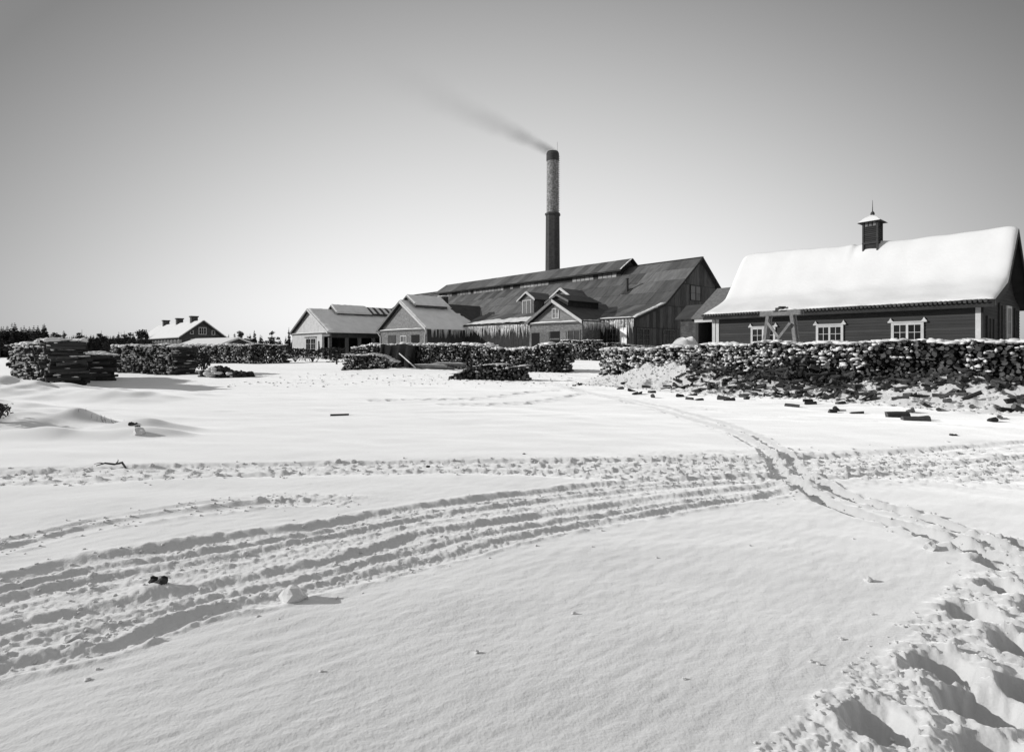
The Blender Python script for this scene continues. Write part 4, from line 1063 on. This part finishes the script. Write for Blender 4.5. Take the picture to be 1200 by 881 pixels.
# individual trees of the left tree line (beyond and between the stacks)
px_x = -46.0
for i in range(74):
    ang = math.atan((-640 + i * 7.0 + tr_.uniform(-5, 5)) / 650); Y = tr_.uniform(92, 150)
    x = math.tan(ang) * Y
    k = tr_.randrange(5) if tr_.random() < .38 else 5 + tr_.randrange(4)
    if -72 < x < -26 and 80 < Y < 152 and not (x < -70): 
        if x / Y > -.66: continue
    nm = TREEM[k][0].split('_')[0]
    sc = (.74 + .2 * tr_.random()) * Y / 118
    tree(k, x, Y, sc * .97, 'dark %s in the distant tree line behind the left log stacks' % nm, 'far left tree line %ss' % nm, 1.15)
for x_px, top, lab in ((268, 391, 'spiky spruce close to the right gable of the distant house'), (275, 389, 'slim spruce second to the right from the distant house'), (283, 392, 'short spruce third to the right from the distant house'),
                       (293, 390, 'bushy spruce left of the tallest spruce beyond the far stack'), (298, 386, 'tallest spruce beyond the level far stack, right of the house'), (305, 391, 'spruce just right of the tallest spruce beyond the far stack'),
                       (318, 387, 'lone round topped pine beyond the right end of the far stack'), (326, 394, 'small spruce between the lone pine and the pale annex'), (335, 393, 'low spruce nearest the pale annex wall, beyond the brush')):
    Y = 105.0 if x_px > 280 else 128.0
    ht = (410 - top) / 650 * Y + 1.7 - .3
    tree(6 if 'pine' in lab else tr_.randrange(5), (x_px - 600) / 650 * Y, Y, ht / 6.6, lab, None, 1.25)
tree(5, -62.0, 93.0, .80, 'round dark pine growing in front of the left end of the distant house', None, 1.5)
tree(7, -82.5, 118, .88, 'dense dark pine just left of the distant house roof', None, 1.5)
Yk = 88.0
tree(0, (338.5 - 600) / 650 * Yk, Yk, .78, 'dark spruce touching the left corner of the pale annex', None, .8)
# far wood behind everything: reads as one mass
fw = MB()
for i in range(900):
    ang = R(-62 + 124 * i / 329 + tr_.uniform(-.5, .5)) if i < 330 else R(tr_.uniform(-50, -31.8)); Y = tr_.uniform(190, 300) if i < 330 else tr_.uniform(138, 200) if tr_.random() < .7 else tr_.uniform(200, 230)
    if -40 < math.degrees(ang) < -25: Y = tr_.uniform(230, 300)
    V, F = (spruce_mesh(100 + i % 12, 1.0, .22))
    sc = (tr_.uniform(6.0, 7.6) if i < 330 else tr_.uniform(5.6, 7.2)) if math.degrees(ang) < -31 else tr_.uniform(5.5, 7.5)
    x, y = math.sin(ang) * Y, math.cos(ang) * Y
    fw.add([(x + v[0] * sc * 1.25, y + v[1] * sc * 1.25, v[2] * sc) for v in V[::1]], F)
tag(fw.build('far_wood', 'needle', None, fix=False), 'dark strip of wood along the horizon', None, None, 'stuff')

# ------------------------------------------------------------------ small things
def lumps(name, label, cat, x, y, items, m, kind=None, rough=.25, seed=0, part='lump'):
    t = thing(name, (x, y, gz(x, y)), 0, label, cat)
    o = blob_mesh(part, items, m, t, seed, rough)
    return t
r2 = random.Random(11)
# dark earth heap
t = thing('earth_heap', (-17.7, 34.4, gz(-17.7, 34.4)), .0, 'dark earth heap with snow patches right of the left log stacks', 'earth heap')
it = []
for i in range(170):
    u = r2.uniform(-1.5, 1.5); hh = max(.08, .85 - .55 * abs(u + .5)) if u < .6 else .3
    it.append((u, r2.uniform(-.5, .5), r2.uniform(0, hh * .8), r2.uniform(.07, .2), r2.uniform(.07, .2), r2.uniform(.06, .17), r2.uniform(0, 3)))
stuff(blob_mesh('clod', it, 'earth', t, 3, .5))
stuff(blob_mesh('snow_clump', [(r2.uniform(-1.2, .6), r2.uniform(-.6, -.3), r2.uniform(.05, .5), r2.uniform(.1, .3), .15, r2.uniform(.06, .16), r2.uniform(0, 3)) for i in range(14)], 'roof_snow', t, 4))
# dark bush by the stack end
def bush(name, label, x, y, h, w_, n, seed, cat='bush', leaf='needle', group=None):
    r = random.Random(seed); t = thing(name, (x, y, gz(x, y)), 0, label, cat, group); b = MB(); f = MB()
    for i in range(9):
        a = r.uniform(0, 6.28); q = r.uniform(.2, 1) * w_
        b.tube([(0, 0, -.05), (q * .5 * math.cos(a), q * .5 * math.sin(a), h * .5), (q * math.cos(a), q * math.sin(a), h * r.uniform(.6, 1))], [.03 * h, .02 * h, .006], 5)
    b.build('stem', 'trunk', t)
    for i in range(n):
        p = Vector((r.gauss(0, .5) * w_, r.gauss(0, .5) * w_, h * (1 - abs(r.gauss(0, .38))))); e = Vector((r.gauss(0, 1), r.gauss(0, 1), r.gauss(0, 1))).normalized(); g = e.cross(Vector((r.gauss(0, 1), 1, r.gauss(0, 1)))).normalized(); q = r.uniform(.025, .07) * (h + w_) 
        f.add([p - e * q - g * q * .4, p + e * q - g * q * .3, p + e * q * .9 + g * q * .4, p - e * q + g * q * .3], [(0, 1, 2, 3)])
    f.build('foliage', leaf, t, fix=False); return t
bush('dark_bush', 'dark bush with narrow foot at the right end of the snowy left stack', -19.9, 35.8, 1.45, .42, 260, 1)
bush('juniper_bush', 'small dark juniper at the left edge behind a snowdrift', -10.55, 11.35, .36, .22, 420, 2)
# brush heap in front of the pale annex
for j, (xa, ya, hh, ww, lb) in enumerate(((-24.4, 62.5, 1.5, 1.1, 'wide dark brush heap below the windows of the pale annex'), (-22.2, 61.8, 1.35, 1.2, 'second brush heap right of the wide one, flecked with snow'), (-19.7, 61.2, 1.6, 1.1, 'tallest brush heap before the open bays of the pale annex'), (-17.9, 60.4, 1.0, .8, 'lowest brush heap next to the snow flecked log heap'))):
    t = bush('brush_heap', lb, xa, ya, hh, ww, 380, 30 + j, 'brush heap', 'bark')
    stuff(blob_mesh('snow_clump', [(r2.gauss(0, .5) * ww, r2.uniform(-1, .2), r2.uniform(.1, hh * .8), r2.uniform(.05, .16), .12, r2.uniform(.03, .08), r2.uniform(0, 3)) for i in range(16)], 'roof_snow', t, j))
st = thing('short_post', (-16.0, 50.6, gz(-16.0, 50.6)), 0, 'short dark post in the snow left of the flecked log heap', 'post')
MB().beam((0, 0, -.2), (.03, 0, 1.0), .13, .13).build('shaft', 'trunk', st)
# tarpaulin over the long middle stack, leaning pole and poles lying in front
SA = Vector((2.9 + 13.6, 38.8 - 46.6)).normalized(); SN = Vector((SA.y, -SA.x))
def SP_(u, v, z): return (-13.6 + SA.x * u + SN.x * v, 46.6 + SA.y * u + SN.y * v, z)
tp = thing('folded_layer', SP_(5.2, .3, 0), math.atan2(SA.y, SA.x), 'dark cloth hanging in folds over the middle stack near the leaning pole', 'folded_layer')
P = []; F = []; nu, nv = 30, 10
for i in range(nu):
    for j in range(nv):
        u = -1.7 + 3.4 * i / (nu - 1); v = j / (nv - 1)
        P.append((u + .08 * math.sin(v * 3 + i), -.05 - .18 * v - .10 * math.sin(u * 6.5 + v) * (.3 + v), 2.10 - 1.55 * v + .08 * math.sin(u * 3) - .25 * abs(u) * v))
for i in range(nu - 1):
    for j in range(nv - 1): F.append((i * nv + j, (i + 1) * nv + j, (i + 1) * nv + j + 1, i * nv + j + 1))
cl = MB().add(P, F).build('layer', 'layer', tp, smooth=True)  # near-black folded surface hung before the stack face
md = cl.modifiers.new('thickness', 'SOLIDIFY'); md.thickness = .02
lp = thing('leaning_pole', SP_(6.9, .9, 0), math.atan2(SA.y, SA.x), 'pale pole leaning down against the dark cloth on the middle stack', 'pole')
lp.location.z = gz(lp.location.x, lp.location.y)
MB().tube([(.75, -.55, 0.02), (-.4, -.1, .62), (-1.25, .1, 1.12)], [.05, .048, .042], 8).build('shaft', 'thin_snow', lp)
for i, (u, v, z, L_, a, lb) in enumerate(((9.0, 1.05, .10, 3.6, .02, 'lowest of the long poles lying before the middle stack'), (8.8, 1.25, .30, 3.2, -.05, 'snowy pole resting on others in front of the middle stack'), (10.3, .95, .45, 2.9, .03, 'topmost pole of the lying bundle before the middle stack'), (9.6, .8, .26, 4.0, .06, 'longest pole of the bundle before the middle stack'))):
    q = thing('long_pole', SP_(u, v, 0), math.atan2(SA.y, SA.x) + a, lb, 'pole')
    q.location.z = gz(q.location.x, q.location.y)
    MB().tube([(-L_ / 2, 0, z), (0, .03, z + .02), (L_ / 2, 0, z)], [.07, .085, .075], 9).build('shaft', 'plank', q)
    snow_strip(q, (0, 0, 0), [(-L_ / 2 + .1, 0, z + .07), (0, .03, z + .09), (L_ / 2 - .1, 0, z + .07)], .12, .035, (0, 1, 0), i + 3)
# loose billets on the snow before the right stack
LOGS = [(9.85,14.17),(10.2,13.81),(9.71,13.34),(13.94,18.42),(11.9,17.0),(12.75,16.25),(11.97,15.56),(11.69,13.49),(12.31,13.99),(11.96,18.42),(12.75,20.0),(12.54,19.5),(9.51,17.82),(9.3,17.27),(10.46,18.6),(10.68,18.0),(10.23,17.27),(9.23,15.79),(10.7,17.5),(9.41,15.14),(8.45,16.74),(8.7,20.6),(8.41,20.09),(8.06,19.05),(7.53,19.73),(4.96,23.02),(4.69,24.02),(5.3,26.2),(5.93,24.56),(4.65,20.85),(4.9,21.25),(5.01,19.73),(6.2,20.46),(6.1,19.05),(6.23,18.42),(7.22,18.42),(7.18,19.05),(14.38,16.2),(6.8,21.0),(5.6,22.2),(8.9,15.4),(10.9,15.2)]
BIG = {0: (.62, .10, .1), 1: (.42, .075, .3), 2: (.6, .075, -.15)}
for i, (x, y) in enumerate(LOGS):
    ln, rad, a = BIG.get(i, (r2.uniform(.25, .48), r2.uniform(.045, .075), r2.uniform(-1.4, 1.4)))
    o = bpy.data.objects.new('loose_log', LOGM[r2.randrange(12)]); COL.objects.link(o)
    o.location = (x, y, gz(x, y) + rad * .4); o.scale = (rad, ln, rad)
    o.rotation_euler = (r2.uniform(-.35, .35) if i > 2 else 0, r2.uniform(0, 6.28), math.pi / 2 + a)
    lb = {0: 'thick dark billet, larger of two lying side by side on the snow', 1: 'short dark billet just behind the thick one on the snow', 2: 'slim dark billet nearest the viewer, below the thick one'}.get(i, 'dark billet lying loose on the snow before the right stack')
    tag(o, lb, 'log', 'loose billets before the right stack')
# snow chunks, twigs and dark bits on the open snow
def chunk(x, y, s, label, seed, sz=.8, group=None):
    o = blob_mesh('snow_chunk', [(0, 0, s * .35, s, s * .8, s * sz, 0), (s * .5, .1 * s, s * .25, s * .6, s * .5, s * .5, 0)], 'snow', None, seed, .3)
    o.location = (x, y, gz(x, y)); tag(o, label, 'snow lump', group)
    for p in o.data.polygons: p.use_smooth = False
    return o
chunk(3.72, 4.93, .055, 'white snow lump on the smooth snow, nearer the sledge ruts on the right', 1)
chunk(2.72, 4.24, .033, 'small white snow lump alone on the smooth snow, right of centre', 2)
chunk(-1.47, 3.71, .085, 'large rolled snow lump on the lower edge of the wide ruts', 3)
chunk(-2.52, 3.18, .05, 'rounded snow lump below the ruts at lower left', 6, .5)
for i, (x, y) in enumerate(((1.89, 3.08), (1.66, 3.08), (1.69, 3.06), (1.99, 3.35), (3.63, 4.63), (1.2, 4.6), (.4, 3.6), (2.4, 3.7), (-.2, 3.1), (2.1, 4.9), (3.2, 5.2), (.9, 2.9), (1.5, 2.75), (-1.0, 2.9))):
    chunk(x, y, .010 + .006 * r2.random(), 'tiny snow crumb on the smooth foreground snow', 20 + i, .7, 'tiny snow crumbs in the foreground')
lo = bpy.data.objects.new('driftwood_log', LOGM[2]); COL.objects.link(lo); lo.location = (-4.46, 14.35, gz(-4.46, 14.35) + .02); lo.scale = (.025, .46, .025); lo.rotation_euler = (.0, 0, math.pi / 2 + .25); lo['label'] = 'thin dark stick lying alone on the smooth snow left of centre'; lo['category'] = 'stick'; lo.name = 'stick'
br = thing('branch', (-5.5, 7.61, gz(-5.5, 7.61)), .1, 'crooked dark branch lying on the far churned track at left', 'branch')
MB().tube([(-.20, .02, .02), (-.08, 0, .055), (.04, .01, .035), (.14, 0, .06), (.22, -.05, -.01)], [.006, .012, .014, .016, .012], 6).build('stem', 'trunk', br)
MB().tube([(.05, .01, .035), (.08, .02, .08), (.07, .03, .10)], [.009, .006, .003], 5).build('twig', 'trunk', br)
MB().tube([(-.1, 0, .05), (-.15, .01, .06), (-.22, .0, .045)], [.008, .006, .003], 5).build('twig', 'trunk', br)
def dark_lump(name, x, y, s, label, cat, seed, n=4):
    r = random.Random(seed)
    o = blob_mesh(name, [(r.uniform(-1, 1) * s, r.uniform(-.4, .4) * s, s * r.uniform(.1, .35), s * r.uniform(.3, .6), s * .4, s * r.uniform(.25, .45), r.uniform(0, 3)) for i in range(n)], 'earth', None, seed, .4)
    o.location = (x, y, gz(x, y)); return tag(o, label, cat)
dark_lump('dung_clump', -2.49, 3.9, .06, 'dark frozen clump on the snow between the wide ruts at left', 'clump', 1, 7)
dark_lump('tree_stump', -7.63, 11.12, .085, 'square dark stump end poking from the drift at left', 'stump', 2, 5)
dark_lump('stone', -7.32, 10.85, .05, 'small dark stone beside the stump end in the drift', 'stone', 3)
chunk(-7.02, 10.45, .10, 'white snow block in front of the drift with the stump', 9, .8)
for i, (x, y, s, lb) in enumerate(((2.87, 26.2, .12, 'left dark wood chip in front of the gap between stacks'), (3.36, 26.9, .16, 'right dark wood chip in front of the gap between stacks'), (.21, 9.07, .03, 'tiny dark clod on snow above the far churned track'), (-1.2, 8.1, .05, 'dark speck of dung on the far churned track'), (8.93, 11.2, .07, 'small dark twig tuft on the track near right edge'))):
    dark_lump('dark_clod', x, y, s, lb, 'clod', 10 + i, 3)
# grass stalks sticking out of the drift
gs = MB()
for i in range(26):
    x, y = -9.05 + .35 * r2.gauss(0, 1) , 12.45 + .12 * r2.gauss(0, 1); z = gz(x, y); q = r2.uniform(.03, .12)
    gs.tube([(x, y, z - .02), (x + r2.uniform(-.02, .02), y, z + q * .6), (x + r2.uniform(-.04, .04), y, z + q)], [.004, .003, .001], 4)
tag(gs.build('dry_grass', 'trunk', None, fix=False), 'dry grass stalks sticking out of the drift', None, None, 'stuff')
# crumbs of broken snow along the tracks
cb = []
def crumbs(c, n, spread, s0, s1):
    for i in range(n):
        k = r2.randrange(len(c)); p = c[k] + np.array((r2.gauss(0, spread), r2.gauss(0, spread)))
        cb.append((p[0], p[1], r2.uniform(s0, s1) * (1 if r2.random() < .9 else 1.8)))
for c, wd, dp in RUTC[:8]: crumbs(c, 110, .14, .005, .014)
for c, wd, dp in RUTC[8:]: crumbs(c, 170, .20, .008, .022)
for c in SLEDS: crumbs(c[len(c) // 3:], 90, .13, .006, .016)
for i in range(260):
    p = (r2.gauss(6.3, 1.7), r2.gauss(8.7, .5)); cb.append((p[0], p[1], r2.uniform(.010, .026)))
for i in range(130):
    y = r2.uniform(2.2, 5.4); x = float(np.interp(y, ZONE[:, 1], ZONE[:, 0])) + abs(r2.gauss(0, .35)) + .02; cb.append((x, y, r2.uniform(.004, .012)))
for i in range(1300):
    u = r2.uniform(1, 21.5); v = r2.uniform(.5, 3.2); p = H0 + HD * u + HN * v; cb.append((p[0], p[1], r2.uniform(.02, .07)))
for i in range(220):
    p = (r2.uniform(-14, 6), r2.uniform(25, 38)); cb.append((p[0], p[1], r2.uniform(.02, .07)))
A = np.array(cb); ZC = height(A[:, 0], A[:, 1])
o = blob_mesh('snow_crumb', [(a[0], a[1], z + a[2] * .12, a[2] * r2.uniform(.7, 1.4), a[2], a[2] * r2.uniform(.5, .9), r2.uniform(0, 3)) for a, z in zip(A, ZC)], 'snow', None, 5, .3)
tag(o, 'broken crumbs of snow scattered along the ruts and tracks', None, None, 'stuff')
